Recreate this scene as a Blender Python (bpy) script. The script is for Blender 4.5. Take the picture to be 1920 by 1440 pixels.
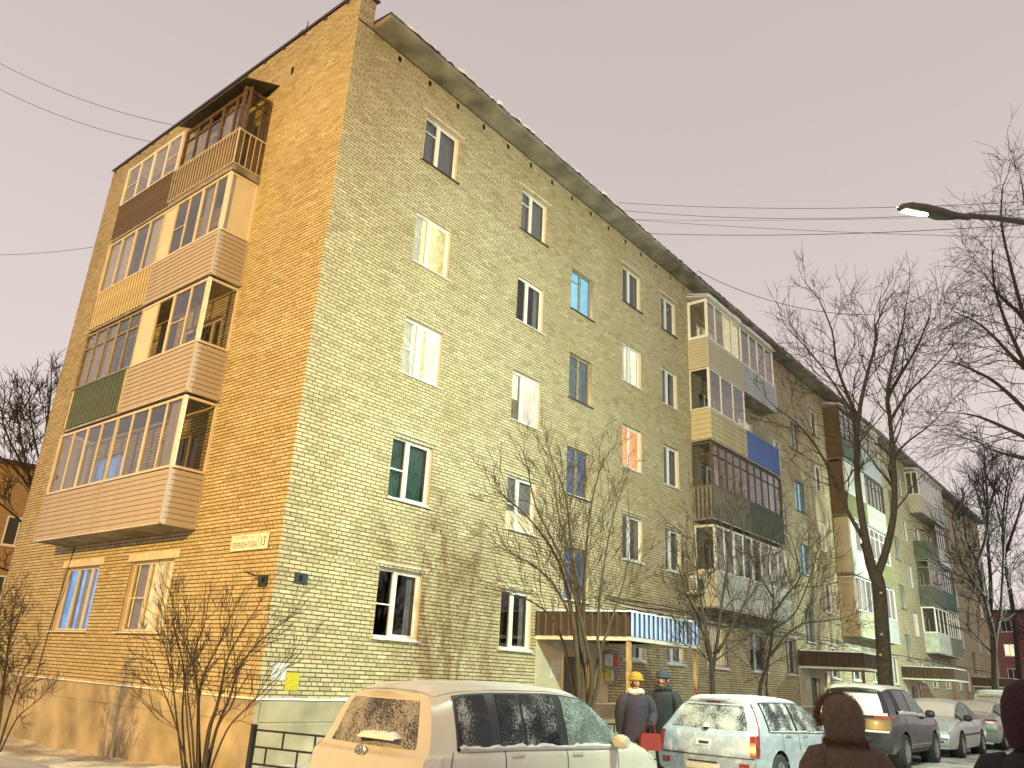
import bpy, math, random
import numpy as np
from mathutils import Vector, Matrix

for o in list(bpy.data.objects):
    bpy.data.objects.remove(o)
S = bpy.context.scene
C = S.collection
rad = math.radians

# ---------------------------------------------------------------- camera
CAM = np.array([-8.516, -12.458, 1.62])
YAW, PITCH, ROLL, FPX = rad(49.907), rad(20.186), rad(3.023), 1485.34
def cam_axes():
    f = np.array([math.sin(YAW)*math.cos(PITCH), math.cos(YAW)*math.cos(PITCH), math.sin(PITCH)])
    r = np.cross(f, [0, 0, 1]); r /= np.linalg.norm(r)
    u = np.cross(r, f)
    c, s = math.cos(ROLL), math.sin(ROLL)
    return c*r+s*u, -s*r+c*u, f
RIGHT, UP, FWD = cam_axes()
cd = bpy.data.cameras.new('camera')
cam = bpy.data.objects.new('camera', cd)
C.objects.link(cam)
cam.matrix_world = Matrix(((RIGHT[0], UP[0], -FWD[0], CAM[0]), (RIGHT[1], UP[1], -FWD[1], CAM[1]),
                           (RIGHT[2], UP[2], -FWD[2], CAM[2]), (0, 0, 0, 1)))
cd.sensor_width = 36.0
cd.lens = FPX/1920*36
cd.clip_start = 0.05
cd.clip_end = 3000
S.camera = cam

def ray(u, v):
    return RIGHT*((u-960)/FPX) - UP*((v-720)/FPX) + FWD
def on_front(u, v, y=0.0):
    d = ray(u, v); return CAM + d*((y-CAM[1])/d[1])
def on_gable(u, v, x=0.0):
    d = ray(u, v); return CAM + d*((x-CAM[0])/d[0])
def facing(base):
    """pixel -> point on the upright plane through base that faces the viewer"""
    b = np.array(base, float); n = b-CAM; n[2] = 0; n /= np.linalg.norm(n)
    def f(u, v):
        d = ray(u, v); return CAM + d*(np.dot(b-CAM, n)/np.dot(d, n))
    return f

# ---------------------------------------------------------------- sky: night overcast lit by the town
w = bpy.data.worlds.new('World'); S.world = w; w.use_nodes = True
nt = w.node_tree; nt.nodes.clear()
out = nt.nodes.new('ShaderNodeOutputWorld'); bg = nt.nodes.new('ShaderNodeBackground')
tc = nt.nodes.new('ShaderNodeTexCoord'); sp = nt.nodes.new('ShaderNodeSeparateXYZ')
rp = nt.nodes.new('ShaderNodeValToRGB')
rp.color_ramp.elements[0].position = 0.0; rp.color_ramp.elements[0].color = (0.93, 0.82, 0.79, 1)
rp.color_ramp.elements[1].position = 0.75; rp.color_ramp.elements[1].color = (0.62, 0.53, 0.505, 1)
e = rp.color_ramp.elements.new(0.3); e.color = (0.80, 0.70, 0.67, 1)
ns = nt.nodes.new('ShaderNodeTexNoise'); ns.inputs['Scale'].default_value = 1.6; ns.inputs['Detail'].default_value = 3
mx = nt.nodes.new('ShaderNodeMix'); mx.data_type = 'RGBA'; mx.blend_type = 'MULTIPLY'; mx.inputs[0].default_value = 0.10
nt.links.new(tc.outputs['Generated'], sp.inputs[0]); nt.links.new(sp.outputs['Z'], rp.inputs[0])
nt.links.new(tc.outputs['Generated'], ns.inputs['Vector'])
nt.links.new(rp.outputs[0], mx.inputs[6]); nt.links.new(ns.outputs['Fac'], mx.inputs[7])
nt.links.new(mx.outputs[2], bg.inputs[0]); nt.links.new(bg.outputs[0], out.inputs[0])
bg.inputs[1].default_value = 1.0

S.view_settings.view_transform = 'Standard'
S.view_settings.look = 'None'
S.view_settings.exposure = 0.0
S.view_settings.gamma = 1.0
S.view_settings.use_curve_mapping = False

SODIUM = (1.0, 0.585, 0.105)
LED = (0.75, 1.0, 0.76)
SODIUM_W, LED_W = 40000, 9400

# ---------------------------------------------------------------- materials
MATS = {}
def mat(name, col, rough=0.75, var=0.15, scale=6.0, bump=0.0, bscale=60.0, metal=0.0, emit=0.0, col2=None, coat=0.0, spec=0.5):
    if name in MATS: return MATS[name]
    m = bpy.data.materials.new(name); m.use_nodes = True
    t = m.node_tree; b = t.nodes['Principled BSDF']
    b.inputs['Roughness'].default_value = rough; b.inputs['Metallic'].default_value = metal
    b.inputs['Specular IOR Level'].default_value = spec
    if coat: b.inputs['Coat Weight'].default_value = coat
    co = t.nodes.new('ShaderNodeTexCoord')
    n = t.nodes.new('ShaderNodeTexNoise'); n.inputs['Scale'].default_value = scale; n.inputs['Detail'].default_value = 6
    t.links.new(co.outputs['Object'], n.inputs['Vector'])
    r = t.nodes.new('ShaderNodeValToRGB')
    c2 = col2 or tuple(min(1, c*(1+var)) for c in col)
    r.color_ramp.elements[0].position = 0.3; r.color_ramp.elements[0].color = (*[c*(1-var) for c in col], 1)
    r.color_ramp.elements[1].position = 0.7; r.color_ramp.elements[1].color = (*c2, 1)
    t.links.new(n.outputs['Fac'], r.inputs[0]); t.links.new(r.outputs[0], b.inputs['Base Color'])
    if bump:
        n2 = t.nodes.new('ShaderNodeTexNoise'); n2.inputs['Scale'].default_value = bscale; n2.inputs['Detail'].default_value = 5
        t.links.new(co.outputs['Object'], n2.inputs['Vector'])
        bp = t.nodes.new('ShaderNodeBump'); bp.inputs['Strength'].default_value = bump; bp.inputs['Distance'].default_value = 0.02
        t.links.new(n2.outputs['Fac'], bp.inputs['Height']); t.links.new(bp.outputs[0], b.inputs['Normal'])
    if emit:
        t.links.new(r.outputs[0], b.inputs['Emission Color']); b.inputs['Emission Strength'].default_value = emit
    MATS[name] = m
    return m

def brick_mat(name, cols, stain=(0.74, 0.66, 0.55)):
    m = bpy.data.materials.new(name); m.use_nodes = True
    t = m.node_tree; b = t.nodes['Principled BSDF']; b.inputs['Roughness'].default_value = 0.88
    b.inputs['Specular IOR Level'].default_value = 0.2
    g = t.nodes.new('ShaderNodeNewGeometry'); oi = t.nodes.new('ShaderNodeObjectInfo')
    ad = t.nodes.new('ShaderNodeMath'); ad.operation = 'ADD'; fr = t.nodes.new('ShaderNodeMath'); fr.operation = 'FRACT'
    t.links.new(g.outputs['Random Per Island'], ad.inputs[0]); t.links.new(oi.outputs['Random'], ad.inputs[1])
    t.links.new(ad.outputs[0], fr.inputs[0])
    r = t.nodes.new('ShaderNodeValToRGB'); el = r.color_ramp.elements
    el[0].color = (*cols[0], 1); el[1].color = (*cols[-1], 1)
    for i, c in enumerate(cols[1:-1]):
        e = el.new((i+1)/(len(cols)-1)); e.color = (*c, 1)
    t.links.new(fr.outputs[0], r.inputs[0])
    n = t.nodes.new('ShaderNodeTexNoise'); n.inputs['Scale'].default_value = 0.42; n.inputs['Detail'].default_value = 7; n.inputs['Roughness'].default_value = 0.62
    t.links.new(g.outputs['Position'], n.inputs['Vector'])
    r2 = t.nodes.new('ShaderNodeValToRGB')
    r2.color_ramp.elements[0].position = 0.28; r2.color_ramp.elements[0].color = (*stain, 1)
    r2.color_ramp.elements[1].position = 0.6; r2.color_ramp.elements[1].color = (1, 1, 1, 1)
    t.links.new(n.outputs['Fac'], r2.inputs[0])
    x = t.nodes.new('ShaderNodeMix'); x.data_type = 'RGBA'; x.blend_type = 'MULTIPLY'; x.inputs[0].default_value = 0.55
    t.links.new(r.outputs[0], x.inputs[6]); t.links.new(r2.outputs[0], x.inputs[7])
    # fine speckle
    n3 = t.nodes.new('ShaderNodeTexNoise'); n3.inputs['Scale'].default_value = 45; n3.inputs['Detail'].default_value = 4
    t.links.new(g.outputs['Position'], n3.inputs['Vector'])
    y = t.nodes.new('ShaderNodeMix'); y.data_type = 'RGBA'; y.blend_type = 'OVERLAY'; y.inputs[0].default_value = 0.35
    t.links.new(x.outputs[2], y.inputs[6]); t.links.new(n3.outputs['Fac'], y.inputs[7])
    t.links.new(y.outputs[2], b.inputs['Base Color'])
    bp = t.nodes.new('ShaderNodeBump'); bp.inputs['Strength'].default_value = 0.4; bp.inputs['Distance'].default_value = 0.01
    t.links.new(n3.outputs['Fac'], bp.inputs['Height']); t.links.new(bp.outputs[0], b.inputs['Normal'])
    MATS[name] = m
    return m

def glass_mat(name, tint=(0.03, 0.035, 0.04), clear=0.75, base=0.05):
    """thin pane: part clear, part reflecting by Fresnel"""
    m = bpy.data.materials.new(name); m.use_nodes = True
    t = m.node_tree; t.nodes.clear()
    o = t.nodes.new('ShaderNodeOutputMaterial'); gl = t.nodes.new('ShaderNodeBsdfGlossy'); gl.inputs['Roughness'].default_value = 0.02
    tr = t.nodes.new('ShaderNodeBsdfTransparent'); tr.inputs[0].default_value = (clear, clear, clear*1.01, 1)
    lw = t.nodes.new('ShaderNodeLayerWeight'); lw.inputs[0].default_value = 0.5
    pw = t.nodes.new('ShaderNodeMath'); pw.operation = 'POWER'; pw.inputs[1].default_value = 4.0
    t.links.new(lw.outputs['Facing'], pw.inputs[0])
    ad = t.nodes.new('ShaderNodeMath'); ad.operation = 'ADD'; ad.inputs[1].default_value = base; ad.use_clamp = True
    n = t.nodes.new('ShaderNodeTexNoise'); n.inputs['Scale'].default_value = 0.9
    g = t.nodes.new('ShaderNodeNewGeometry'); t.links.new(g.outputs['Position'], n.inputs['Vector'])
    bp = t.nodes.new('ShaderNodeBump'); bp.inputs['Strength'].default_value = 0.05; t.links.new(n.outputs['Fac'], bp.inputs['Height'])
    t.links.new(bp.outputs[0], gl.inputs['Normal'])
    mx = t.nodes.new('ShaderNodeMixShader')
    t.links.new(pw.outputs[0], ad.inputs[0]); t.links.new(ad.outputs[0], mx.inputs[0])
    t.links.new(tr.outputs[0], mx.inputs[1]); t.links.new(gl.outputs[0], mx.inputs[2]); t.links.new(mx.outputs[0], o.inputs[0])
    MATS[name] = m
    return m

def frost_mat(name, lo, hi, scale=60.0, snow=(0.46, 0.45, 0.44), dark=(0.012, 0.014, 0.018)):
    """dark car glass with clumps of frozen snow on it"""
    m = bpy.data.materials.new(name); m.use_nodes = True
    t = m.node_tree; b = t.nodes['Principled BSDF']
    co = t.nodes.new('ShaderNodeTexCoord')
    n = t.nodes.new('ShaderNodeTexNoise'); n.inputs['Scale'].default_value = scale; n.inputs['Detail'].default_value = 4; n.inputs['Roughness'].default_value = 0.7
    n2 = t.nodes.new('ShaderNodeTexNoise'); n2.inputs['Scale'].default_value = 3.2; n2.inputs['Detail'].default_value = 2
    t.links.new(co.outputs['Object'], n.inputs['Vector']); t.links.new(co.outputs['Object'], n2.inputs['Vector'])
    a = t.nodes.new('ShaderNodeMath'); a.operation = 'MULTIPLY_ADD'; a.inputs[1].default_value = 0.6
    t.links.new(n2.outputs['Fac'], a.inputs[0]); t.links.new(n.outputs['Fac'], a.inputs[2])
    r = t.nodes.new('ShaderNodeMapRange'); r.inputs[1].default_value = lo; r.inputs[2].default_value = hi
    t.links.new(a.outputs[0], r.inputs[0])
    x = t.nodes.new('ShaderNodeMix'); x.data_type = 'RGBA'; x.inputs[6].default_value = (*dark, 1); x.inputs[7].default_value = (*snow, 1)
    t.links.new(r.outputs[0], x.inputs[0]); t.links.new(x.outputs[2], b.inputs['Base Color'])
    q = t.nodes.new('ShaderNodeMapRange'); q.inputs[3].default_value = 0.06; q.inputs[4].default_value = 0.9
    t.links.new(r.outputs[0], q.inputs[0]); t.links.new(q.outputs[0], b.inputs['Roughness'])
    bp = t.nodes.new('ShaderNodeBump'); bp.inputs['Strength'].default_value = 0.5; bp.inputs['Distance'].default_value = 0.01
    t.links.new(r.outputs[0], bp.inputs['Height']); t.links.new(bp.outputs[0], b.inputs['Normal'])
    MATS[name] = m
    return m

BR = brick_mat('yellow_brick', [(0.40, 0.335, 0.21), (0.475, 0.405, 0.26), (0.50, 0.435, 0.285), (0.535, 0.465, 0.31), (0.49, 0.41, 0.275), (0.60, 0.535, 0.37)])
mat('mortar', (0.12, 0.092, 0.052), 0.95, 0.3, 3, 0.5, 80)
mat('plinth', (0.36, 0.305, 0.215), 0.9, 0.38, 1.3, 0.3, 40)
mat('concrete', (0.20, 0.19, 0.16), 0.9, 0.55, 1.3, 0.3, 30)
mat('old_concrete', (0.21, 0.19, 0.15), 0.92, 0.45, 2.2, 0.4, 30)
mat('plaster', (0.50, 0.42, 0.31), 0.85, 0.12, 3, 0.1)
mat('lintel_plaster', (0.62, 0.57, 0.47), 0.85, 0.15, 4, 0.15)
mat('pvc', (0.74, 0.73, 0.70), 0.35, 0.04, 3)
mat('cream_frame', (0.62, 0.55, 0.44), 0.45, 0.1, 3)
mat('brown_wood', (0.105, 0.062, 0.034), 0.7, 0.4, 9, 0.2)
mat('old_wood', (0.30, 0.25, 0.17), 0.75, 0.3, 9, 0.2)
mat('grey_wood', (0.24, 0.21, 0.16), 0.8, 0.35, 9, 0.2)
mat('dark_frame', (0.07, 0.06, 0.048), 0.6, 0.3, 9)
mat('siding_pink', (0.42, 0.355, 0.30), 0.5, 0.08, 2)
mat('siding_beige', (0.47, 0.42, 0.30), 0.5, 0.08, 2)
mat('siding_grey', (0.40, 0.43, 0.44), 0.5, 0.08, 2)
mat('siding_cream', (0.40, 0.37, 0.26), 0.5, 0.08, 2)
mat('wood_plank', (0.46, 0.39, 0.23), 0.6, 0.15, 4)
mat('slat_cream', (0.52, 0.44, 0.26), 0.6, 0.2, 5)
mat('slat_green', (0.035, 0.075, 0.055), 0.5, 0.35, 6)
mat('slat_brown', (0.115, 0.075, 0.045), 0.6, 0.35, 6)
mat('slat_grey', (0.16, 0.15, 0.115), 0.7, 0.3, 6)
mat('slat_olive', (0.20, 0.20, 0.085), 0.6, 0.2, 6)
mat('slat_blue', (0.055, 0.13, 0.42), 0.4, 0.15, 3)
mat('panel_pale', (0.50, 0.53, 0.46), 0.6, 0.25, 3)
mat('panel_white', (0.42, 0.42, 0.41), 0.45, 0.06, 2)
mat('panel_cream', (0.64, 0.58, 0.47), 0.5, 0.06, 2)
mat('panel_beige', (0.42, 0.38, 0.29), 0.6, 0.1, 2)
mat('panel_brown', (0.11, 0.075, 0.045), 0.6, 0.3, 4)
mat('panel_green', (0.085, 0.095, 0.068), 0.6, 0.3, 4)
mat('rail_paint', (0.50, 0.45, 0.35), 0.5, 0.2, 9)
mat('tin_dark', (0.055, 0.045, 0.04), 0.5, 0.3, 5)
mat('corr_brown', (0.062, 0.035, 0.022), 0.45, 0.25, 4)
mat('corr_blue', (0.035, 0.055, 0.17), 0.35, 0.2, 4)
mat('corr_blue_lit', (0.42, 0.50, 0.68), 0.4, 0.12, 4)  # same blue sheet; lamp light on the ribs is put into this colour
mat('wood_post', (0.40, 0.25, 0.11), 0.7, 0.25, 6)
mat('rust_red', (0.16, 0.05, 0.04), 0.6, 0.3, 6)
mat('door_steel', (0.10, 0.095, 0.09), 0.45, 0.2, 3)
mat('snow', (0.80, 0.80, 0.81), 0.85, 0.08, 3, 0.25, 25)
mat('curtain_grey', (0.36, 0.34, 0.33), 0.9, 0.15, 8)
mat('curtain_white', (0.66, 0.63, 0.58), 0.9, 0.1, 8)
mat('curtain_green', (0.05, 0.16, 0.115), 0.9, 0.15, 8)
mat('room_dark', (0.05, 0.047, 0.043), 0.9, 0.2, 2)
mat('lit_cream', (1.0, 0.84, 0.55), 0.9, 0.25, 1.6, emit=0.85)
mat('lit_white', (1.0, 0.93, 0.72), 0.9, 0.25, 1.4, emit=1.0)
mat('lit_bulb', (1.0, 0.95, 0.82), 0.5, 0.02, 2, emit=3.0)
mat('lit_dimblue', (0.26, 0.36, 0.52), 0.9, 0.3, 3, emit=0.5)
mat('lit_yellow', (1.0, 0.72, 0.30), 0.9, 0.25, 5, emit=0.85)
mat('lit_orange', (1.0, 0.50, 0.20), 0.9, 0.12, 2, emit=0.9)
mat('lit_cyan', (0.40, 0.74, 0.92), 0.9, 0.2, 2, emit=0.72)
mat('lit_blue', (0.22, 0.55, 1.0), 0.9, 0.3, 4, emit=0.9)
mat('lit_dim', (0.30, 0.38, 0.38), 0.9, 0.2, 2, emit=0.45)
mat('lit_pink', (1.0, 0.82, 0.76), 0.9, 0.15, 2, emit=0.95)
mat('curtain_lit', (1.0, 0.74, 0.36), 0.9, 0.3, 7, emit=0.85)
mat('curtain_litwhite', (0.95, 0.84, 0.62), 0.9, 0.25, 7, emit=0.45)
mat('paper_white', (0.55, 0.55, 0.56), 0.7, 0.45, 38)
mat('paper_yellow', (0.48, 0.40, 0.02), 0.7, 0.3, 38)
mat('paper_red', (0.55, 0.06, 0.03), 0.7, 0.2, 12)
mat('ink', (0.05, 0.045, 0.05), 0.7, 0.05)
mat('black_metal', (0.014, 0.014, 0.016), 0.4, 0.3, 8)
mat('plate_dark', (0.018, 0.022, 0.03), 0.5, 0.3, 8)
mat('sign_white', (0.74, 0.70, 0.62), 0.45, 0.06, 6)
mat('ac_white', (0.66, 0.66, 0.62), 0.45, 0.08, 5)
mat('wire', (0.03, 0.03, 0.03), 0.6, 0.1)
mat('bark', (0.045, 0.034, 0.024), 0.9, 0.4, 9, 0.7, 30)
mat('bark_far', (0.042, 0.031, 0.027), 0.9, 0.3, 9)
mat('bark_shrub', (0.05, 0.033, 0.017), 0.85, 0.35, 12, 0.3, 60)
mat('cut_wood', (0.42, 0.30, 0.19), 0.8, 0.2, 9)
mat('lamp_body', (0.075, 0.07, 0.055), 0.5, 0.2, 5)
mat('lamp_lens', (0.93, 1.0, 0.92), 0.3, 0.02, 3, emit=14.0)
mat('lamp_lens_sodium', (1.0, 0.60, 0.20), 0.3, 0.02, 3, emit=14.0)
glass_mat('glass', clear=0.80, base=0.06)
glass_mat('balcony_glass', clear=0.84, base=0.05)

# ---------------------------------------------------------------- mesh helpers
class MB:
    def __init__(s): s.v = []; s.f = []
    def quad(s, a, b, c, d):
        i = len(s.v); s.v += [a, b, c, d]; s.f.append((i, i+1, i+2, i+3)); return s
    def box(s, a, b):
        (x0, y0, z0), (x1, y1, z1) = a, b
        if x0 > x1: x0, x1 = x1, x0
        if y0 > y1: y0, y1 = y1, y0
        if z0 > z1: z0, z1 = z1, z0
        i = len(s.v)
        s.v += [(x0,y0,z0),(x1,y0,z0),(x1,y1,z0),(x0,y1,z0),(x0,y0,z1),(x1,y0,z1),(x1,y1,z1),(x0,y1,z1)]
        s.f += [(i,i+3,i+2,i+1),(i+4,i+5,i+6,i+7),(i,i+1,i+5,i+4),(i+1,i+2,i+6,i+5),(i+2,i+3,i+7,i+6),(i+3,i,i+4,i+7)]
        return s
    def prism(s, poly, axis, a, b):
        """closed polygon in the two other axes, run along axis from a to b"""
        def mk(p, t):
            q = list(p); q.insert(axis, t); return tuple(q)
        n = len(poly); i = len(s.v)
        s.v += [mk(p, a) for p in poly]+[mk(p, b) for p in poly]
        s.f.append(tuple(range(i+n-1, i-1, -1))); s.f.append(tuple(range(i+n, i+2*n)))
        for k in range(n):
            j = (k+1) % n; s.f.append((i+k, i+j, i+n+j, i+n+k))
        return s
    def tube(s, pts, rs, n=6, cap=True):
        pts = [Vector(p) for p in pts]
        if not hasattr(rs, '__len__'): rs = [rs]*len(pts)
        prev = None; base = len(s.v)
        for k, p in enumerate(pts):
            d = (pts[min(k+1, len(pts)-1)]-pts[max(k-1, 0)])
            if d.length < 1e-9: d = Vector((0, 0, 1))
            d.normalize()
            if prev is None:
                a = Vector((0, 0, 1)) if abs(d.z) < 0.9 else Vector((1, 0, 0))
                e1 = d.cross(a).normalized()
            else:
                e1 = (prev-d*prev.dot(d))
                e1 = e1.normalized() if e1.length > 1e-6 else d.orthogonal().normalized()
            prev = e1; e2 = d.cross(e1)
            for j in range(n):
                t = 2*math.pi*j/n
                s.v.append(tuple(p+(e1*math.cos(t)+e2*math.sin(t))*rs[k]))
        for k in range(len(pts)-1):
            for j in range(n):
                a = base+k*n+j; b = base+k*n+(j+1) % n
                s.f.append((a, b, b+n, a+n))
        if cap:
            s.f.append(tuple(base+n-1-j for j in range(n))); q = base+(len(pts)-1)*n
            s.f.append(tuple(q+j for j in range(n)))
        return s
    def grid(s, P):
        """P[i][j] points"""
        b = len(s.v); m = len(P[0])
        for r in P: s.v += [tuple(p) for p in r]
        for i in range(len(P)-1):
            for j in range(m-1):
                a = b+i*m+j; s.f.append((a, a+1, a+m+1, a+m))
        return s
    def lathe(s, prof, n=20, axis=1, centre=(0, 0, 0)):
        """prof: (radius, along-axis)"""
        b = len(s.v); m = len(prof)
        o = [i for i in range(3) if i != axis]
        for j in range(n):
            t = 2*math.pi*j/n
            for r, h in prof:
                q = [0, 0, 0]; q[axis] = h+centre[axis]; q[o[0]] = r*math.cos(t)+centre[o[0]]; q[o[1]] = r*math.sin(t)+centre[o[1]]
                s.v.append(tuple(q))
        for j in range(n):
            for k in range(m-1):
                a = b+j*m+k; c = b+((j+1) % n)*m+k
                s.f.append((a, c, c+1, a+1))
        return s
    def mesh(s, name, smooth=False, flip=False):
        me = bpy.data.meshes.new(name)
        me.from_pydata(s.v, [], [f[::-1] for f in s.f] if flip else s.f)
        if smooth:
            me.polygons.foreach_set('use_smooth', [True]*len(me.polygons))
            me.set_sharp_from_angle(angle=rad(40))
        me.update()
        return me

def link(o, parent=None):
    C.objects.link(o)
    if parent: o.parent = parent
    return o
def obj(name, me, m, parent=None, loc=None, rotz=0.0):
    if isinstance(m, str): m = MATS[m]
    if not me.materials: me.materials.append(m)
    o = bpy.data.objects.new(name, me)
    if loc is not None: o.location = loc
    if rotz: o.rotation_euler.z = rotz
    return link(o, parent)
def tag(o, label, cat, group=None, kind=None):
    if label: o['label'] = label
    if cat: o['category'] = cat
    if group: o['group'] = group
    if kind: o['kind'] = kind
    return o
def empty(name, loc=(0, 0, 0), rotz=0.0):
    o = bpy.data.objects.new(name, None); o.location = loc; o.rotation_euler.z = rotz; o.empty_display_size = 0.3
    C.objects.link(o); return o

def smooth01(t):
    t = min(1, max(0, t)); return t*t*(3-2*t)
def ground_z(x, y):
    """trodden snow: street rises a little along the block, ground drops behind the gable"""
    z = 0.17*smooth01((x-3)/13)
    if y > -4: z = z*smooth01((-1.0-y)/3) + (-0.02)*(1-smooth01((-1.0-y)/3))
    if x < 1.0 and y > -3:
        k = smooth01((1.0-x)/1.5)*smooth01((y+3)/6)
        z += -0.32*k*smooth01((y+3)/10) - 0.08*k
    return z

# ---------------------------------------------------------------- ground
def make_ground():
    rng = random.Random(5)
    xs = sorted(set(np.concatenate([np.linspace(-700, -40, 10), np.linspace(-40, -14, 14), np.arange(-14, 6, 0.2), np.arange(6, 40, 0.6), np.linspace(40, 120, 30), np.linspace(120, 900, 10)]).round(3)))
    ys = sorted(set(np.concatenate([np.linspace(-700, -40, 10), np.linspace(-40, -13, 14), np.arange(-13, 14, 0.22), np.linspace(14, 60, 20), np.linspace(60, 800, 10)]).round(3)))
    from mathutils import noise
    P = []
    for x in xs:
        row = []
        for y in ys:
            z = ground_z(x, y)
            if -14 < x < 40 and -13 < y < 14:
                n = noise.fractal(Vector((x*0.9, y*0.9, 0)), 1.0, 2.0, 4)
                road = smooth01((-3.2-y)/1.5)
                z += n*(0.045*(1-road)+0.012*road)
                if x < 0.0 and y > -2: # bank of cleared snow along the gable
                    z += 0.16*math.exp(-((x+1.1)/0.7)**2)*(0.6+0.6*noise.noise(Vector((y*0.7, 3, 0))))
                if y < 0 and y > -2.5 and x > -0.5:
                    z += 0.14*math.exp(-((y+0.9)/0.6)**2)*(0.7+0.5*noise.noise(Vector((x*0.7, 8, 0))))
            row.append((x, y, z))
        P.append(row)
    m = bpy.data.materials.new('trodden_snow'); m.use_nodes = True
    t = m.node_tree; b = t.nodes['Principled BSDF']; b.inputs['Roughness'].default_value = 0.8
    g = t.nodes.new('ShaderNodeNewGeometry')
    n1 = t.nodes.new('ShaderNodeTexNoise'); n1.inputs['Scale'].default_value = 1.1; n1.inputs['Detail'].default_value = 8; n1.inputs['Roughness'].default_value = 0.65
    n2 = t.nodes.new('ShaderNodeTexNoise'); n2.inputs['Scale'].default_value = 14; n2.inputs['Detail'].default_value = 6
    for n in (n1, n2): t.links.new(g.outputs['Position'], n.inputs['Vector'])
    r = t.nodes.new('ShaderNodeValToRGB')
    r.color_ramp.elements[0].position = 0.36; r.color_ramp.elements[0].color = (0.26, 0.23, 0.19, 1)
    r.color_ramp.elements[1].position = 0.60; r.color_ramp.elements[1].color = (0.64, 0.63, 0.62, 1)
    t.links.new(n1.outputs['Fac'], r.inputs[0])
    x = t.nodes.new('ShaderNodeMix'); x.data_type = 'RGBA'; x.blend_type = 'OVERLAY'; x.inputs[0].default_value = 0.5
    t.links.new(r.outputs[0], x.inputs[6]); t.links.new(n2.outputs['Fac'], x.inputs[7]); t.links.new(x.outputs[2], b.inputs['Base Color'])
    bp = t.nodes.new('ShaderNodeBump'); bp.inputs['Strength'].default_value = 0.6; bp.inputs['Distance'].default_value = 0.05
    t.links.new(n2.outputs['Fac'], bp.inputs['Height']); t.links.new(bp.outputs[0], b.inputs['Normal'])
    o = obj('ground', MB().grid(P).mesh('ground', True, flip=True), m)
    o['kind'] = 'structure'; o['label'] = 'trodden greyish snow covering street, pavement and yard'
make_ground()

# ================================================================ the long apartment building
WL = {}
class Fr:
    def __init__(s, O, U, N):
        s.O = Vector(O); s.U = Vector(U); s.N = Vector(N); s.flip = s.U.cross(s.N).z < 0
        s.key = (tuple(round(c, 3) for c in s.U), tuple(round(c, 3) for c in s.N))
    def lin(s, p): return s.U*p[0]+s.N*p[1]+Vector((0, 0, p[2]))
    def map(s, p): return s.O+s.lin(p)
    def sub(s, o, swap_sign):
        """frame on a balcony side: runs outward from the wall, faces along -u (sign -1) or +u"""
        return Fr(s.map(o), s.N, s.U*swap_sign)
FRONT = Fr((0, 0, 0), (1, 0, 0), (0, -1, 0))
GABLE = Fr((0, 0, 0), (0, 1, 0), (-1, 0, 0))
BUILD = empty('apartment_building', (0, 0, 0)); WL[BUILD] = Vector((0, 0, 0))
tag(BUILD, 'long five-storey yellow brick apartment building with glazed balconies', 'building')
CACHE = {}
def fobj(fr, name, mb, m, parent, loc=(0, 0, 0), key=None, smooth=False):
    k = (name, fr.key, key, m if isinstance(m, str) else m.name) if key is not None else None
    if k in CACHE and k is not None: me = CACHE[k]
    else:
        if callable(mb): mb = mb()
        q = MB(); q.v = [tuple(fr.lin(p)) for p in mb.v]; q.f = mb.f
        me = q.mesh(name, smooth, fr.flip)
        if k is not None: CACHE[k] = me
    o = bpy.data.objects.new(name, me)
    if not me.materials: me.materials.append(MATS[m] if isinstance(m, str) else m)
    wl = fr.map(loc); WL[o] = wl
    o.location = wl-WL[parent]; o.parent = parent
    C.objects.link(o)
    return o

L, WD = 69.8, 12.54
ZPL, ZEAVE, ZPAR = 1.03, 15.91, 16.76
ZT, ZB, FH = 3.56, 2.20, 2.8
ZST, ZSB = 4.945, 3.555
cols = {'c1': (2.43, 3.65), 'c2': (6.30, 7.50), 'c4': (11.71, 12.90), 'c5': (14.30, 15.39), 'b1': (17.05, 18.58), 'b2': (20.5, 22.0),
        'c6': (23.95, 25.05), 'c7': (29.0, 30.15), 'b3': (31.9, 33.4), 'b4': (35.3, 36.8), 'c8': (38.9, 40.0), 'c9': (44.4, 45.5),
        'b5': (47.1, 48.6), 'b6': (50.5, 52.0), 'c10': (54.0, 55.2), 'c11': (56.8, 58.0), 'c12': (62.6, 63.8), 'c13': (65.6, 66.8)}
stairs = {'s1': (8.81, 9.98), 's2': (26.3, 27.45), 's3': (41.85, 43.0), 's4': (59.7, 60.9)}
state = {('c1', 5): 'curtain', ('c1', 4): 'cream', ('c1', 3): 'white', ('c1', 2): 'green', ('c1', 1): 'dark',
         ('c2', 5): 'curtain', ('c2', 4): 'dark', ('c2', 3): 'whitebright', ('c2', 2): 'halflit', ('c2', 1): 'dark',
         ('c4', 5): 'dark', ('c4', 4): 'white', ('c4', 3): 'orange', ('c4', 2): 'dark', ('c4', 1): 'dark',
         ('c5', 5): 'dark', ('c5', 4): 'dark', ('c5', 3): 'dark', ('c5', 2): 'curtain', ('c5', 1): 'curtain',
         ('b1', 5): 'cream', ('b1', 1): 'yellow', ('b2', 4): 'cream', ('c7', 3): 'cream', ('c9', 2): 'pink', ('c6', 4): 'dim',
         ('s1', 4): 'cyan', ('s1', 3): 'dim', ('s1', 2): 'dimblue', ('s1', 1): 'dimblue', ('s2', 4): 'dim', ('s2', 3): 'cyan', ('s2', 2): 'cyan', ('s2', 1): 'dim',
         ('s3', 4): 'dim', ('s3', 3): 'cyan', ('s3', 2): 'cyan', ('s3', 1): 'cyan', ('s4', 4): 'dim', ('s4', 3): 'cyan', ('s4', 2): 'dim', ('c13', 3): 'white', ('c12', 2): 'dim', ('c12', 1): 'dim', ('c10', 2): 'yellow'}
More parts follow.
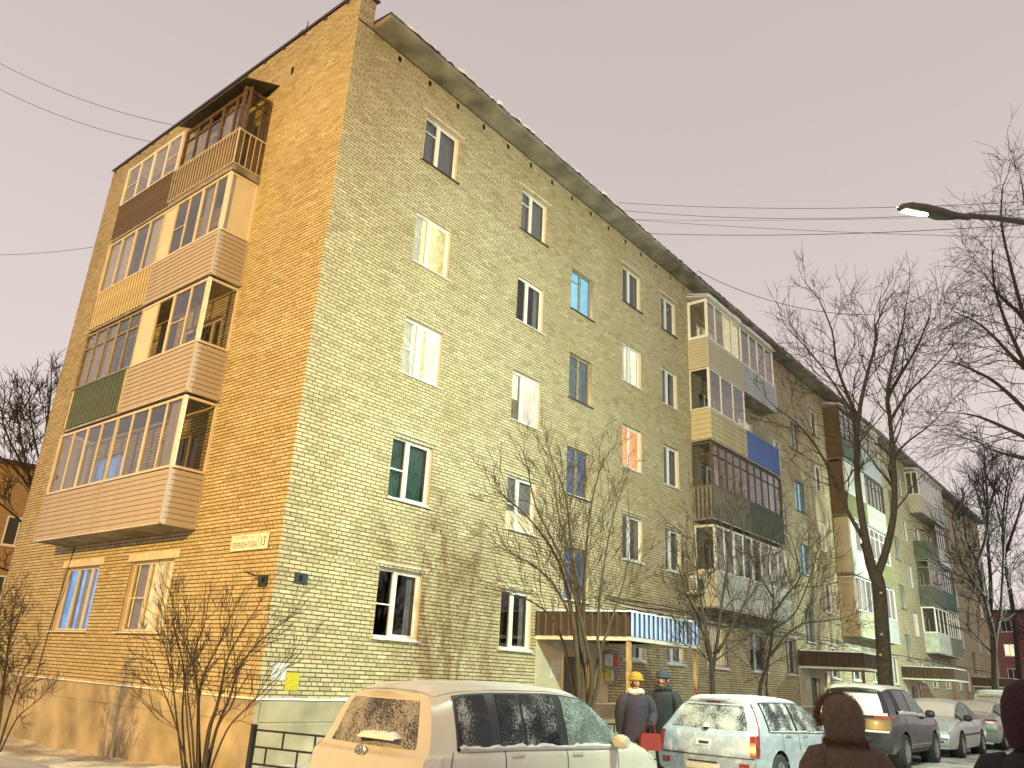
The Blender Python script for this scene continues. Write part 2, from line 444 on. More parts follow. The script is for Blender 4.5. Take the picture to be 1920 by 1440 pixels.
front_open = []; wins = []
for c, (a, b) in cols.items():
    for f in range(1, 6):
        z = (f-1)*FH
        front_open.append((a, b, ZB+z, ZT+z)); wins.append(('F', c, f, a, b, ZB+z, ZT+z))
for c, (a, b) in stairs.items():
    for f in range(1, 5):
        z = (f-1)*FH
        front_open.append((a, b, ZSB+z, ZST+z)); wins.append(('S', c, f, a, b, ZSB+z, ZST+z))
doors = [(8.85, 9.95), (26.35, 27.4), (41.9, 42.95), (59.75, 60.85)]
for a, b in doors: front_open.append((a, b, 0.0, 2.15))
vents = [(1.36+1.053*k, 15.70) for k in range(64)]
front_open += [(x-0.06, x+0.06, z-0.11, z+0.11) for x, z in vents]
gab_open = []
for c, (a, b) in {'g1': (3.62, 5.48), 'g2': (7.0, 8.86)}.items():
    for f in range(1, 6):
        z = (f-1)*FH
        gab_open.append((a, b, 2.10+z, 3.56+z)); wins.append(('G', c, f, a, b, 2.10+z, 3.56+z))
gab_open.append((2.44, 2.56, 15.56, 15.78))
state.update({('g1', 1): 'yellowhalf', ('g2', 1): 'bluehalf', ('g2', 2): 'blue', ('g1', 5): 'curtain', ('g1', 2): 'dark'})

# ---- wall backing (mortar plane with the openings cut out)
def cut_plane(mb, fr, U0, U1, Z0, Z1, opens, n):
    us = sorted({U0, U1, *[o[0] for o in opens], *[o[1] for o in opens]}); zs = sorted({Z0, Z1, *[o[2] for o in opens], *[o[3] for o in opens]})
    us = [u for u in us if U0 <= u <= U1]; zs = [z for z in zs if Z0 <= z <= Z1]
    oa = np.array(opens)
    for i in range(len(us)-1):
        um = (us[i]+us[i+1])/2
        cand = oa[(oa[:, 0] < um) & (oa[:, 1] > um)]
        run = None
        for j in range(len(zs)-1):
            zm = (zs[j]+zs[j+1])/2
            hole = bool(((cand[:, 2] < zm) & (cand[:, 3] > zm)).any())
            if not hole and run is None: run = zs[j]
            if run is not None and (hole or j == len(zs)-2):
                top = zs[j] if hole else zs[j+1]
                P = [fr.map(p) for p in ((us[i], n, run), (us[i+1], n, run), (us[i+1], n, top), (us[i], n, top))]
                if fr.flip: P = P[::-1]
                mb.quad(*[tuple(p) for p in P]); run = None
mb = MB()
cut_plane(mb, FRONT, 0.009, L, -0.6, ZEAVE+0.03, front_open, -0.013)
cut_plane(mb, GABLE, 0.009, WD, -1.2, ZPAR, gab_open, -0.013)
mb.box((0.009, 0.009, ZEAVE+0.04), (0.45, WD, ZPAR))
mb.quad((L, 0, -0.6), (L, WD, -0.6), (L, WD, ZEAVE+.03), (L, 0, ZEAVE+.03))
mb.quad((L, WD, -1.0), (0, WD, -1.0), (0, WD, ZEAVE+.03), (L, WD, ZEAVE+.03))
WALL = obj('wall', mb.mesh('wall'), 'mortar', BUILD); WL[WALL] = Vector((0, 0, 0))

# ---- bricks
CO = 0.0768
def lay(fr, U0, U1, Z0, Z1, opens, seed, skip=()):
    rng = random.Random(seed); res = []
    oa = np.array(opens); nrow = int((Z1-Z0)/CO)
    for r in range(nrow):
        z = Z0+r*CO; zc = z+CO/2
        hit = oa[(oa[:, 2] < zc) & (oa[:, 3] > zc)] if len(oa) else []
        segs = []; u = U0
        for o in sorted([tuple(h) for h in hit]):
            if o[0] > u: segs.append((u, min(o[0], U1)))
            u = max(u, o[1])
        if u < U1: segs.append((u, U1))
        head = (r % 6 == 3)
        pitch = 0.13 if head else 0.26
        off = 0.065 if head else (0.13 if r % 2 else 0.0)
        for (a, b) in segs:
            if b-a < 0.03: continue
            k = math.floor((a-off)/pitch); e = [a]
            x = off+(k+1)*pitch
            while x < b-0.03:
                if x-e[-1] > 0.045: e.append(x+rng.uniform(-0.006, 0.006))
                x += pitch
            e.append(b)
            for q in range(len(e)-1):
                la = e[q]+(0.0095 if q else 0.0); lb = e[q+1]-(0.0095 if q < len(e)-2 else 0.0)
                res.append((la, lb, z+0.0105+rng.uniform(-.0015, .0015), z+CO-0.0105+rng.uniform(-.0015, .0015), rng.uniform(-0.0025, 0.002)))
    return res
fb = [(b, FRONT) for b in lay(FRONT, 0, L, ZPL, ZEAVE, front_open, 1)] + [(b, FRONT) for b in lay(FRONT, 0, 0.45, ZPL+194*CO, ZPAR-0.02, [(90, 91, 0, 1)], 2)]
gb = [(b, GABLE) for b in lay(GABLE, 0.011, WD, ZPL, ZPAR-0.02, gab_open, 3)]
allb = fb+gb
def show(b, fr):
    c = np.array(fr.map(((b[0]+b[1])/2, 0, (b[2]+b[3])/2))); d = c-CAM; r = np.linalg.norm(d)
    return (b[1]-b[0])*abs(np.dot(d, np.array(fr.N)))/r**3
sc = np.array([show(b, fr) if b[1]-b[0] > 0.2 and b[3] > 1.1 else 0 for b, fr in allb])
best = set(np.argsort(-sc)[:300].tolist())
V = []; F = []
for i, (b, fr) in enumerate(allb):
    if i in best: continue
    u0, u1, z0, z1, dn = b; k = len(V)
    pts = [(u0, -.016, z0), (u1, -.016, z0), (u1, -.016, z1), (u0, -.016, z1), (u0, dn, z0), (u1, dn, z0), (u1, dn, z1), (u0, dn, z1)]
    if fr is FRONT: V += [(p[0], -p[1], p[2]) for p in pts]
    else: V += [(-p[1], p[0], p[2]) for p in pts]
    q = [(k+4, k+5, k+6, k+7), (k, k+1, k+5, k+4), (k+1, k+2, k+6, k+5), (k+2, k+3, k+7, k+6), (k+3, k, k+4, k+7)]
    # outward seen from +n: in gable frame (right handed) u x z = -n, so reverse there
    F += q if fr is FRONT else [f[::-1] for f in q]
m_ = MB(); m_.v = V; m_.f = F
bf = obj('brick_field', m_.mesh('brick_field'), BR, BUILD); bf['kind'] = 'stuff'
for i in best:
    b, fr = allb[i]; w_ = round(b[1]-b[0], 2)
    def one(w_=w_):
        q = MB(); h = w_/2; z = 0.0279
        e = 0.004
        q.prism([(-h, -.016), (h, -.016), (h, -e), (h-e, 0), (-h+e, 0), (-h, -e)], 2, -z, z); return q
    fobj(fr, 'brick', one, BR, WALL, ((b[0]+b[1])/2, b[4], (b[2]+b[3])/2), key=w_)

# ---- plinth with its ledge and the snow lying on it
mb = MB()
mb.prism([(-0.06, -1.2), (0.05, -1.2), (0.05, ZPL-.40), (0.035, ZPL-.385), (0.035, ZPL-.37), (0.05, ZPL-.355), (0.05, ZPL-.035), (-0.0, ZPL-.005), (-0.06, ZPL-.005)], 0, 0.05, L)
for v in range(len(mb.v)): mb.v[v] = (mb.v[v][0], -mb.v[v][1], mb.v[v][2])
mb.f = [f[::-1] for f in mb.f]
obj('plinth', mb.mesh('plinth'), 'plinth', BUILD)
mb = MB()
mb.prism([(0.06, -1.4), (-0.05, -1.4), (-0.05, ZPL-.40), (-0.035, ZPL-.385), (-0.035, ZPL-.37), (-0.05, ZPL-.355), (-0.05, ZPL-.035), (0, ZPL-.005), (0.06, ZPL-.005)], 1, -0.05, WD)
obj('plinth', mb.mesh('plinth'), 'plinth', BUILD)
def snow_ledge(fr, a, b, n0, n1, z, seed, th=0.03):
    rng = random.Random(seed); P = []; u = a
    while u < b+1e-6:
        h = th*rng.uniform(0.5, 1.2); P.append([(u, n0, z), (u, n0, z+h*.8), (u, (n0+n1)/2, z+h), (u, n1-.004, z+h*.5), (u, n1, z)]); u += max(0.12, (b-a)/200)
    return MB().grid(P)
fobj(FRONT, 'snow_strip', snow_ledge(FRONT, -0.05, L, 0.003, 0.052, ZPL-.006, 4, 0.045), 'snow', BUILD, smooth=True)
fobj(GABLE, 'snow_strip', snow_ledge(GABLE, -0.05, WD, 0.003, 0.052, ZPL-.006, 5, 0.03), 'snow', BUILD, smooth=True)

# ---- cornice slabs, roof, parapet cap
k = 0; x = 0.46
rng = random.Random(9)
while x < L-0.2:
    x1 = min(x+2.96, L+0.35); dz = rng.uniform(-.012, .012); dn = rng.uniform(-.015, .015)
    mb = MB().prism([(-0.3, ZEAVE+.001), (0.60+dn, ZEAVE+.02+dz), (0.62+dn, ZEAVE+.10+dz), (0.60+dn, ZEAVE+.15+dz), (-0.3, ZEAVE+.17)], 0, x+.006, x1-.006)
    fobj(FRONT, 'cornice_slab', mb, 'concrete', BUILD); x = x1
mb = MB()
mb.prism([(-0.55, ZEAVE+.175), (-0.60, ZEAVE+.19), (WD/2, ZEAVE+1.0), (WD+.5, ZEAVE+.19), (WD+.5, ZEAVE+.17)], 0, 0.46, L+.3)
ROOF = obj('roof', mb.mesh('roof'), 'tin_dark', BUILD); WL[ROOF] = Vector((0, 0, 0))
rng = random.Random(3); P = []; xx = 0.5
while xx < L+.3:
    j = rng.random(); ed = 0.60+rng.uniform(-.05, .05); h = 0.05+0.10*rng.random()**2 if j > .25 else 0.015
    P.append([(xx, ed, ZEAVE+.175), (xx, ed, ZEAVE+.18+h*.8), (xx, ed-.12, ZEAVE+.19+h*1.2), (xx, ed-.6, ZEAVE+.29+h)]); xx += 0.14
o = fobj(FRONT, 'snow_edge', MB().grid(P), 'snow', ROOF, smooth=True)
mb = MB().box((-0.03, -0.05, ZPAR), (0.52, WD+.05, ZPAR+.035)); mb.box((-0.045, -0.06, ZPAR-.05), (-0.03, WD+.05, ZPAR+.03)); mb.box((-.045, -.06, ZPAR-.05), (.52, -.05, ZPAR+.03))
obj('parapet_cap', mb.mesh('parapet_cap'), 'tin_dark', BUILD)
y = 0.5
while y < WD:
    fobj(GABLE, 'cap_bracket', lambda: MB().box((-.05, 0.002, -.07), (.05, .02, 0)), 'tin_dark', BUILD, (y, 0, ZPAR-.06), key=1); y += 0.85
mb = MB(); mb.tube([(0.2, 2.75, ZPAR), (0.2, 2.75, ZPAR+.42)], 0.018); mb.tube([(0.2, 2.75, ZPAR+.25), (.2, 2.5, ZPAR+.5)], .015); mb.tube([(0.2, 2.9, ZPAR+.3), (.2, 2.6, ZPAR+.42)], .015); mb.box((.17, 2.62, ZPAR+.36), (.23, 2.82, ZPAR+.44)); mb.tube([(0.2, 2.5, ZPAR+.5), (.2, 2.5, ZPAR+.66)], .012)
obj('antenna_mast', mb.mesh('antenna_mast'), 'black_metal', BUILD)
for x, z in vents:
    fobj(FRONT, 'vent_hole', lambda: MB().box((-.06, -.2, -.11), (.06, -.05, .11)), 'ink', BUILD, (x, 0, z), key=1)
fobj(GABLE, 'vent_hole', lambda: MB().box((-.06, -.2, -.11), (.06, -.05, .11)), 'ink', BUILD, (2.5, 0, 15.67), key=1)

# ---- windows
def curtain(u0, u1, z0, z1, n, seed, amp=0.025):
    rng = random.Random(seed); ph = rng.random()*6; P = []
    N = max(8, int((u1-u0)*28))
    for i in range(N+1):
        u = u0+(u1-u0)*i/N; dn = amp*math.sin(u*30+ph)+amp*.6*math.sin(u*71+ph*2)
        P.append([(u, n+dn, z0), (u, n+dn*.6, z1)])
    return MB().grid(P)
ROOMS = {'cream': 'lit_cream', 'white': 'lit_white', 'whitebright': 'lit_white', 'yellow': 'lit_yellow', 'yellowhalf': 'lit_yellow', 'orange': 'lit_orange', 'cyan': 'lit_cyan',
         'blue': 'lit_blue', 'bluehalf': 'lit_blue', 'dim': 'lit_dim', 'dimblue': 'lit_dimblue', 'pink': 'lit_pink', 'halflit': 'lit_cream'}
def make_window(kind, c, f, u0, u1, z0, z1):
    fr = GABLE if kind == 'G' else FRONT
    far = kind != 'G' and u0 > 33
    st = state.get((c, f)); rng = random.Random(hash((c, f)) % 100003 if False else sum(map(ord, c))*31+f*7)
    if st is None: st = rng.choice(['dark', 'dark', 'curtain', 'curtain', 'dim' if kind == 'S' else 'dark'])
    H = z1-z0; Wd = u1-u0; fm = 'old_wood' if kind == 'S' else ('cream_frame' if (kind == 'G') else 'pvc')
    n0, n1 = -0.155, -0.095
    mb = MB(); t = 0.05
    mb.box((0, n0, 0), (Wd, n1, t)).box((0, n0, H-t), (Wd, n1, H)).box((0, n0, t), (t, n1, H-t)).box((Wd-t, n0, t), (Wd, n1, H-t))
    split = 0.42 if kind == 'F' else (0.5 if kind == 'S' else 0.36)
    if kind == 'G': split = 0.62
    ms = [split*Wd]
    if kind == 'G' and c == 'g2': ms = [0.3*Wd, .68*Wd]
    if kind == 'G' and c == 'g1': ms = [0.28*Wd, .62*Wd]
    for m in ms: mb.box((m-.035, n0-.002, t), (m+.035, n1+.004, H-t))
    edges = [t]+[q for m in ms for q in (m-.035, m+.035)]+[Wd-t]
    panes = [(edges[2*i], edges[2*i+1]) for i in range(len(ms)+1)]
    bar = None
    if kind == 'S': bar = (0, H*.72)
    elif kind == 'F' and (c, f) in (('c1', 1), ('c1', 2), ('c1', 3), ('c1', 5), ('c2', 2), ('c2', 5), ('c5', 2)): bar = (0, H*.48 if f < 5 else H*.70)
    elif (c, f) == ('g1', 1): bar = (2, H*.48)
    if bar:
        a, b = panes[bar[0]]; mb.box((a, n0+.02, bar[1]-.014), (b, n1-.006, bar[1]+.014))
    if kind == 'F' and not far: # sash of the opening leaf stands proud
        a, b = panes[1]
        for q in ((a, 0.05, a+.035, H-.05), (b-.035, 0.05, b, H-.05), (a+.035, .05, b-.035, .085), (a+.035, H-.085, b-.035, H-.05)):
            mb.box((q[0], n1-.02, q[1]), (q[2], n1+.012, q[3]))
    W_ = fobj(fr, 'window', mb, fm, BUILD, (u0, 0, z0))
    for i, (a, b) in enumerate(panes):
        fobj(fr, 'pane', MB().box((0, -.131, 0), (b-a, -.125, H-2*t)), 'glass', W_, (u0+a, 0, z0+t))
    # reveal (plastered, or bare brick at the stair windows)
    R = MB()
    R.quad((0, .001, 0), (0, .001, H), (0, -.2, H), (0, -.2, 0)); R.quad((Wd, .001, 0), (Wd, -.2, 0), (Wd, -.2, H), (Wd, .001, H))
    R.quad((0, .001, H), (Wd, .001, H), (Wd, -.2, H), (0, -.2, H)); R.quad((0, .001, 0), (0, -.2, 0), (Wd, -.2, 0), (Wd, .001, 0))
    fobj(fr, 'reveal', R, 'plinth' if kind == 'S' else 'plaster', W_, (u0, 0, z0))
    sn = 'tin_dark' if kind == 'S' or (kind == 'F' and f == 5) else 'pvc'
    s_ = fobj(fr, 'sill', MB().prism([(-.1, -.012), (.075, -.04), (.075, -.02), (-.1, .012)], 0, -.05, Wd+.05), sn, W_, (u0, 0, z0))
    if f <= 2 and kind != 'G' and not far:
        fobj(fr, 'sill_snow', snow_ledge(fr, -.04, Wd+.04, -.08, .07, 0.0, int(u0*10)+f, .05), 'snow', W_, (u0, 0, z0-.012), smooth=True)
    if (kind == 'F' and f in (1, 2, 5) and not far) or (kind == 'G' and f == 1):
        big = kind == 'G'
        fobj(fr, 'lintel', MB().box((-.16, .0022, 0.0), (Wd+.16, .03 if not big else .012, .035 if not big else .17)), 'lintel_plaster', W_, (u0, 0, z1+(.07 if not big else .02)))
    # room behind
    rm = ROOMS.get(st, 'room_dark'); e = 0.25; D = 1.1
    if kind == 'F' and c == 'c1': D = 1.6
    q = MB(); a, b, lo, hi = -e, Wd+e, -.3, H+.25
    q.quad((a, -D, lo), (b, -D, lo), (b, -D, hi), (a, -D, hi)); q.quad((a, -.2, lo), (a, -D, lo), (a, -D, hi), (a, -.2, hi)); q.quad((b, -.2, lo), (b, -.2, hi), (b, -D, hi), (b, -D, lo))
    q.quad((a, -.2, hi), (a, -D, hi), (b, -D, hi), (b, -.2, hi)); q.quad((a, -.2, lo), (b, -.2, lo), (b, -D, lo), (a, -D, lo))
    fobj(fr, 'room', q, rm, W_, (u0, 0, z0))
    cur = []
    if st == 'curtain': cur = [(0.02, Wd*.47, 'curtain_grey'), (Wd*.5, Wd-.02, 'curtain_grey')]
    elif st == 'dark': cur = [(0.0, Wd*rng.uniform(.12, .22), 'curtain_grey'), (Wd*rng.uniform(.8, .9), Wd, 'curtain_grey')]
    elif st == 'green': cur = [(0.0, Wd, 'curtain_green')]
    elif st == 'cream': cur = [(0.0, Wd*.33, 'curtain_litwhite'), (Wd*.78, Wd, 'curtain_lit')]
    elif st in ('white', 'pink'): cur = [(0.0, Wd*.36, 'curtain_litwhite'), (Wd*.66, Wd*.74, 'curtain_lit')]
    elif st == 'whitebright': cur = [(Wd*.42, Wd*.6, 'curtain_white')]
    elif st in ('yellow',): cur = [(0.0, Wd, 'curtain_lit')]
    elif st == 'yellowhalf': cur = [(0.0, Wd*.12, 'curtain_lit'), (Wd*.3, Wd*.6, 'curtain_lit'), (Wd*.66, Wd, 'curtain_grey')]
    elif st == 'bluehalf': cur = [(Wd*.32, Wd*.64, 'curtain_grey'), (Wd*.7, Wd*.86, 'room_dark')]
    elif st in ('cyan', 'dim', 'dimblue'): cur = []
    elif st == 'orange': cur = []
    for a, b, m in cur: fobj(fr, 'curtain', curtain(a, b, -.02, H+.02, -.24, rng.random()), m, W_, (u0, 0, z0), smooth=True)
    if st == 'whitebright':
        fobj(fr, 'shelf_box', MB().box((.15, -.7, .7), (.5, -.45, .9)).box((.05, -.6, .1), (.3, -.35, .35)), 'siding_grey', W_, (u0, 0, z0))
    if st in ('white', 'cream', 'whitebright', 'pink') and not far:
        fobj(fr, 'ceiling_lamp', MB().lathe([(0, .0), (.10, -.01), (.13, -.05), (.09, -.09), (0, -.1)], 14, 2, (Wd*.62, -.75, H+.12)), 'lit_bulb', W_, (u0, 0, z0), smooth=True)
        fobj(fr, 'cupboard', MB().box((Wd*.5, -D+.02, H*.35), (Wd+.2, -D+.3, H*.72)).box((-.2, -D+.02, -.25), (Wd*.42, -D+.35, H*.3)), 'old_wood', W_, (u0, 0, z0))
    if st == 'halflit':
        fobj(fr, 'blind', MB().box((.02, -.2, .5), (Wd-.02, -.195, H)), 'curtain_grey', W_, (u0, 0, z0))
    if (c, f) in (('c1', 3), ('c4', 4), ('g1', 1)):
        b_ = MB(); r2 = random.Random(f)
        for k in range(14):
            an = r2.uniform(0, 6.28); l_ = r2.uniform(.1, .22); uu = Wd*.6; b_.tube([(uu, -.21, 0), (uu+.4*l_*math.cos(an), -.21+.03*math.sin(an), l_*.8), (uu+l_*math.cos(an), -.21+.05*math.sin(an), l_*.75)], [.006, .005, .002], 4)
        fobj(fr, 'potted_plant', b_, 'slat_green', W_, (u0, 0, z0+.03))
    if kind == 'F' and f == 1 and c in ('b1', 'b2', 'c6'):
        g_ = MB(); k = 0.06
        while k < Wd: g_.tube([(k, .02, 0.02), (k, .02, H-.02)], .007, 4); k += .115
        for zz in (.1, H*.5, H-.1): g_.tube([(-.02, .028, zz), (Wd+.02, .028, zz)], .007, 4)
        fobj(fr, 'grille', g_, 'black_metal', W_, (u0, 0, z0))
for w_ in wins: make_window(*w_)

# ---------------------------------------------------------------- balconies
def run(fr, Lh, zs, sp, parent, seed=0, gh=1.58):
    """one straight side of a balcony: parapet + glazing, outer face at n=0, from u=0 to Lh"""
    par, pm = sp.get('par'), sp.get('pm'); ph = 1.0
    full = sp.get('full')
    if full:
        fobj(fr, 'side_panel', MB().box((0, -.03, -.05), (Lh, 0, ph+gh)), full, parent, (0, 0, zs))
        return
    if par == 'siding':
        n = 10; h = (ph+.12)/n; nm = 'plank'
        for k in range(n):
            fobj(fr, nm, lambda: MB().prism([(-.03, -.004), (.012, -.004), (.012, .012), (-.002, h-.012), (-.03, h-.006)], 0, 0.03, Lh-.03), pm, parent, (0, 0, zs-.13+k*h), key=(round(Lh, 2), 's'))
        fobj(fr, 'trim', MB().box((-.005, -.035, -.14), (.035, .017, ph)).box((Lh-.035, -.035, -.14), (Lh+.005, .017, ph)).box((.035, -.035, -.155), (Lh-.035, .02, -.135)), pm, parent, (0, 0, zs))
    elif par == 'board':
        n = 6; h = (ph+.1)/n
        for k in range(n):
            fobj(fr, 'plank', lambda: MB().prism([(-.03, .004), (.0, .004), (.014, .03), (.014, h-.03), (.0, h-.004), (-.03, h-.004)], 0, 0.02, Lh-.02), pm, parent, (0, 0, zs-.1+k*h), key=(round(Lh, 2), 'b'))
    elif par == 'slat':
        n = max(3, int(Lh/.15)); d = Lh/n; rng = random.Random(seed)
        for k in range(n):
            alt = sp.get('odd') if rng.random() < sp.get('oddp', 0) else None
            fobj(fr, 'slat', lambda: MB().prism([(.010, -.010), (d*.60, -.010), (d*.52, .010), (.024, .010)], 2, -.08, ph-.02), alt or pm, parent, (k*d, 0, zs), key=(round(d, 3), 'v'))
        fobj(fr, 'gap_shade_sheet', MB().box((0, -.028, -.07), (Lh, -.012, ph-.03)), sp.get('back', 'tin_dark' if pm != 'slat_blue' else 'corr_blue'), parent, (0, 0, zs))  # darker backing: shade in the gaps between slats put into its colour
        fobj(fr, 'rail', MB().box((0, -.045, ph-.03), (Lh, .015, ph+.012)), pm, parent, (0, 0, zs))
        fobj(fr, 'rail', MB().box((0, -.055, -.02), (Lh, -.030, .02)), pm, parent, (0, 0, zs))
    elif par == 'panel':
        n = max(1, round(Lh/1.1)); d = Lh/n
        for k in range(n):
            fobj(fr, 'panel', lambda: MB().box((.004, -.02, -.1), (d-.004, 0, ph)), pm, parent, (k*d, 0, zs), key=(round(d, 3), 'p'))
    elif par == 'rail':
        n = max(4, int(Lh/.135)); d = Lh/n
        for k in range(n+1):
            fobj(fr, 'baluster', lambda: MB().box((-.009, -.018, 0.03), (.009, 0, ph-.02)), 'rail_paint', parent, (k*d, 0, zs), key='bal')
        fobj(fr, 'rail', MB().box((-.02, -.03, ph-.03), (Lh+.02, .006, ph)), 'rail_paint', parent, (0, 0, zs))
        fobj(fr, 'rail', MB().box((-.02, -.024, .01), (Lh+.02, .003, .035)), 'rail_paint', parent, (0, 0, zs))
        fobj(fr, 'back_board', MB().box((0, -.12, -.0), (Lh, -.10, ph)), pm, parent, (0, 0, zs))
    g = sp.get('gl')
    if not g: return
    n, fm, tr = g['n'], g['fm'], g.get('tr', False); fw = g.get('fw', .045); ns = -.10 if par == 'rail' else -.02
    z0 = ph+.015; z1 = ph+gh
    mb = MB(); a, b = ns-.05, ns
    mb.box((0, a, z0), (Lh, b+.006, z0+fw*1.2)).box((0, a, z1-fw*1.2), (Lh, b+.004, z1))
    mb.box((-.01, a-.002, z0+fw*1.2), (fw, b+.002, z1-fw*1.2)).box((Lh-fw, a-.002, z0+fw*1.2), (Lh+.01, b+.002, z1-fw*1.2))
    d = Lh/n; zt = z0+(z1-z0)*.72
    for k in range(1, n):
        wd = fw*.5 if not (n >= 4 and k == n//2) else fw*.9
        mb.box((k*d-wd, a+.003, z0+fw*1.2), (k*d+wd, b-.003, z1-fw*1.2))
    if tr: mb.box((fw, a+.005, zt-.02), (Lh-fw, b-.005, zt+.02))
    fobj(fr, 'glazing_frame', mb, fm, parent, (0, 0, zs))
    for kk in g.get('bars', ()):
        fobj(fr, 'glazing_bar', MB().box((kk*d+fw*.5, ns-.02, -.012), ((kk+1)*d-fw*.5, ns-.01, .012)), fm, parent, (0, 0, zs+z0+(z1-z0)*.48))
    for k in range(n):
        blank = k in g.get('blank', ()); gap = k in g.get('gap', ())
        if gap: continue
        for (p, q) in ([(z0+fw, zt-.02), (zt+.02, z1-fw)] if tr else [(z0+fw, z1-fw)]):
            fobj(fr, 'blind_panel' if blank else 'pane', lambda: MB().box((fw*.5, ns-.034, 0), (d-fw*.5, ns-.028, q-p)), g.get('bm', 'panel_white') if blank else 'balcony_glass', parent, (k*d, 0, zs+p), key=(round(d, 3), round(q-p, 3), blank, ns))
    for (k, m) in g.get('cur', ()):
        fobj(fr, 'curtain', curtain(k*d+.03, (k+1)*d-.03, z0+.03, z1-.03, ns-.1, seed+k, .015), m, parent, (0, 0, zs), smooth=True)

def balcony(fr, u0, um, u1, zs, A, B, slo, shi, roof=None, D=0.78, snow=True, slabm='old_concrete', gh=1.58, rz=(2.80, 2.60)):
    s_ = fobj(fr, 'balcony', MB().prism([(-.0, -.17), (D-.03, -.14), (D-.03, 0), (0, 0)], 0, u0+.02, u1-.02), slabm, BUILD, (0, 0, zs))
    for nm, (a, b), sp in (('A', (u0, um), A), ('B', (um, u1), B)):
        if sp: run(Fr(fr.map((a, D, 0)), fr.U, fr.N), b-a, zs, sp, s_, seed=int(zs*7+a), gh=gh)
    if slo: run(fr.sub((u0, 0, 0), -1), D, zs, slo, s_, seed=int(zs*3), gh=gh)
    if shi: run(fr.sub((u1, 0, 0), 1), D, zs, shi, s_, seed=int(zs*5), gh=gh)
    if roof:
        for (a, b, m, sn) in roof:
            fobj(fr, 'balcony_roof', MB().prism([(0, rz[0]), (D+.14, rz[1]), (D+.14, rz[1]+.03), (0, rz[0]+.03)], 0, a-.06, b+.06), m, s_, (0, 0, zs))
            if sn:
                P = []; N = 16; rg = random.Random(int(a*10))
                for i in range(N+1):
                    u = a-.06+(b-a+.12)*i/N; e = 1 if 0 < i < N else .15; h = (.14+.05*rg.random())*e*sn
                    P.append([(u, .02, 2.83), (u, .03, 2.85+h), (u, D*.5, 2.73+h*1.05), (u, D+.05, 2.65+h*.85), (u, D+.13, 2.63)])
                fobj(fr, 'roof_snow', MB().grid(P), 'snow', s_, (0, 0, zs), smooth=True)
    if snow:
        P = snow_ledge(fr, u0+.03, u1-.03, D-.02, D+.025, -.155, int(zs*11+u0), .03)
        fobj(fr, 'ledge_snow', P, 'snow', s_, (0, 0, zs), smooth=True)
    return s_
def G(n, fm='pvc', **k): return dict(n=n, fm=fm, **k)
def Pz(par, pm, gl=None, **k): return dict(par=par, pm=pm, gl=gl, **k)
ZF = lambda f: 4.27+2.8*(f-2)
gu0, gum, gu1 = 3.03, 6.07, 9.15
# gable, floors 2..5 (A = half beside the street corner, B = half beside the yard)
balcony(GABLE, gu0, gum, gu1, ZF(2), Pz('siding', 'siding_pink', G(4, 'cream_frame', cur=[(0, 'curtain_grey')])), Pz('siding', 'siding_pink', G(4, 'cream_frame')), Pz('siding', 'siding_pink', G(1, 'cream_frame')), Pz('siding', 'siding_pink', G(1, 'cream_frame')))
balcony(GABLE, gu0, gum, gu1, ZF(3), Pz('siding', 'siding_pink', G(4, 'cream_frame', blank=(3,), gap=(2,), bars=(1,), bm='panel_cream')), Pz('slat', 'slat_green', G(5, 'old_wood', tr=True, cur=[(2, 'curtain_grey'), (3, 'curtain_grey')]), odd='slat_cream', oddp=.1), Pz('siding', 'siding_pink', G(1, 'cream_frame')), Pz('slat', 'slat_green', G(1, 'old_wood', tr=True)))
balcony(GABLE, gu0, gum, gu1, ZF(4), Pz('siding', 'siding_pink', G(5, 'cream_frame', blank=(4,), bars=(3,), bm='panel_cream', cur=[(1, 'curtain_grey')])), Pz('slat', 'slat_cream', G(4, 'cream_frame', cur=[(0, 'curtain_white'), (2, 'curtain_white'), (3, 'curtain_white')])), Pz('siding', 'siding_pink', dict(n=1, fm='cream_frame', blank=(0,), bm='panel_cream')), Pz('slat', 'slat_cream', G(1, 'cream_frame')))
balcony(GABLE, gu0, gum, gu1, ZF(5), Pz('rail', 'slat_brown', G(5, 'brown_wood', tr=True, fw=.07, cur=[(1, 'curtain_grey'), (3, 'curtain_grey')])), Pz('slat', 'slat_brown', G(4, 'pvc', fw=.06, bars=(0, 3))), Pz('rail', 'slat_brown', G(1, 'brown_wood', tr=True, fw=.07)), Pz('slat', 'slat_brown', G(1, 'pvc')),
        roof=[(gu0, gum, 'tin_dark', 0)], gh=1.30, rz=(2.74, 2.36))

# front, first stack
a0, am, a1 = 16.32, 19.40, 22.60
balcony(FRONT, a0, am, a1, ZF(5)-.05, Pz('siding', 'siding_beige', G(4, 'pvc', cur=[(2, 'curtain_lit'), (3, 'curtain_lit')])), Pz('siding', 'siding_grey', G(4, 'pvc', bars=(1, 2), blank=())), Pz('siding', 'siding_beige', G(1, 'pvc', fw=.09)), Pz('siding', 'siding_grey', G(1, 'pvc')), roof=[(a0, am, 'pvc', 1.2), (am+.1, a1, 'pvc', 1.0)])
balcony(FRONT, a0, am, a1, ZF(4), Pz('board', 'wood_plank', G(3, 'pvc')), Pz('slat', 'slat_blue'), Pz('board', 'wood_plank', G(1, 'cream_frame')), Pz('slat', 'slat_blue'), slabm='concrete')
balcony(FRONT, a0, am, a1, ZF(3), Pz('slat', 'slat_grey', G(5, 'brown_wood', tr=True)), Pz('slat', 'slat_green', G(5, 'dark_frame', tr=True, cur=[(3, 'curtain_white')])), Pz('slat', 'slat_grey', G(1, 'brown_wood', tr=True)), Pz('slat', 'slat_green', G(1, 'dark_frame', tr=True)))
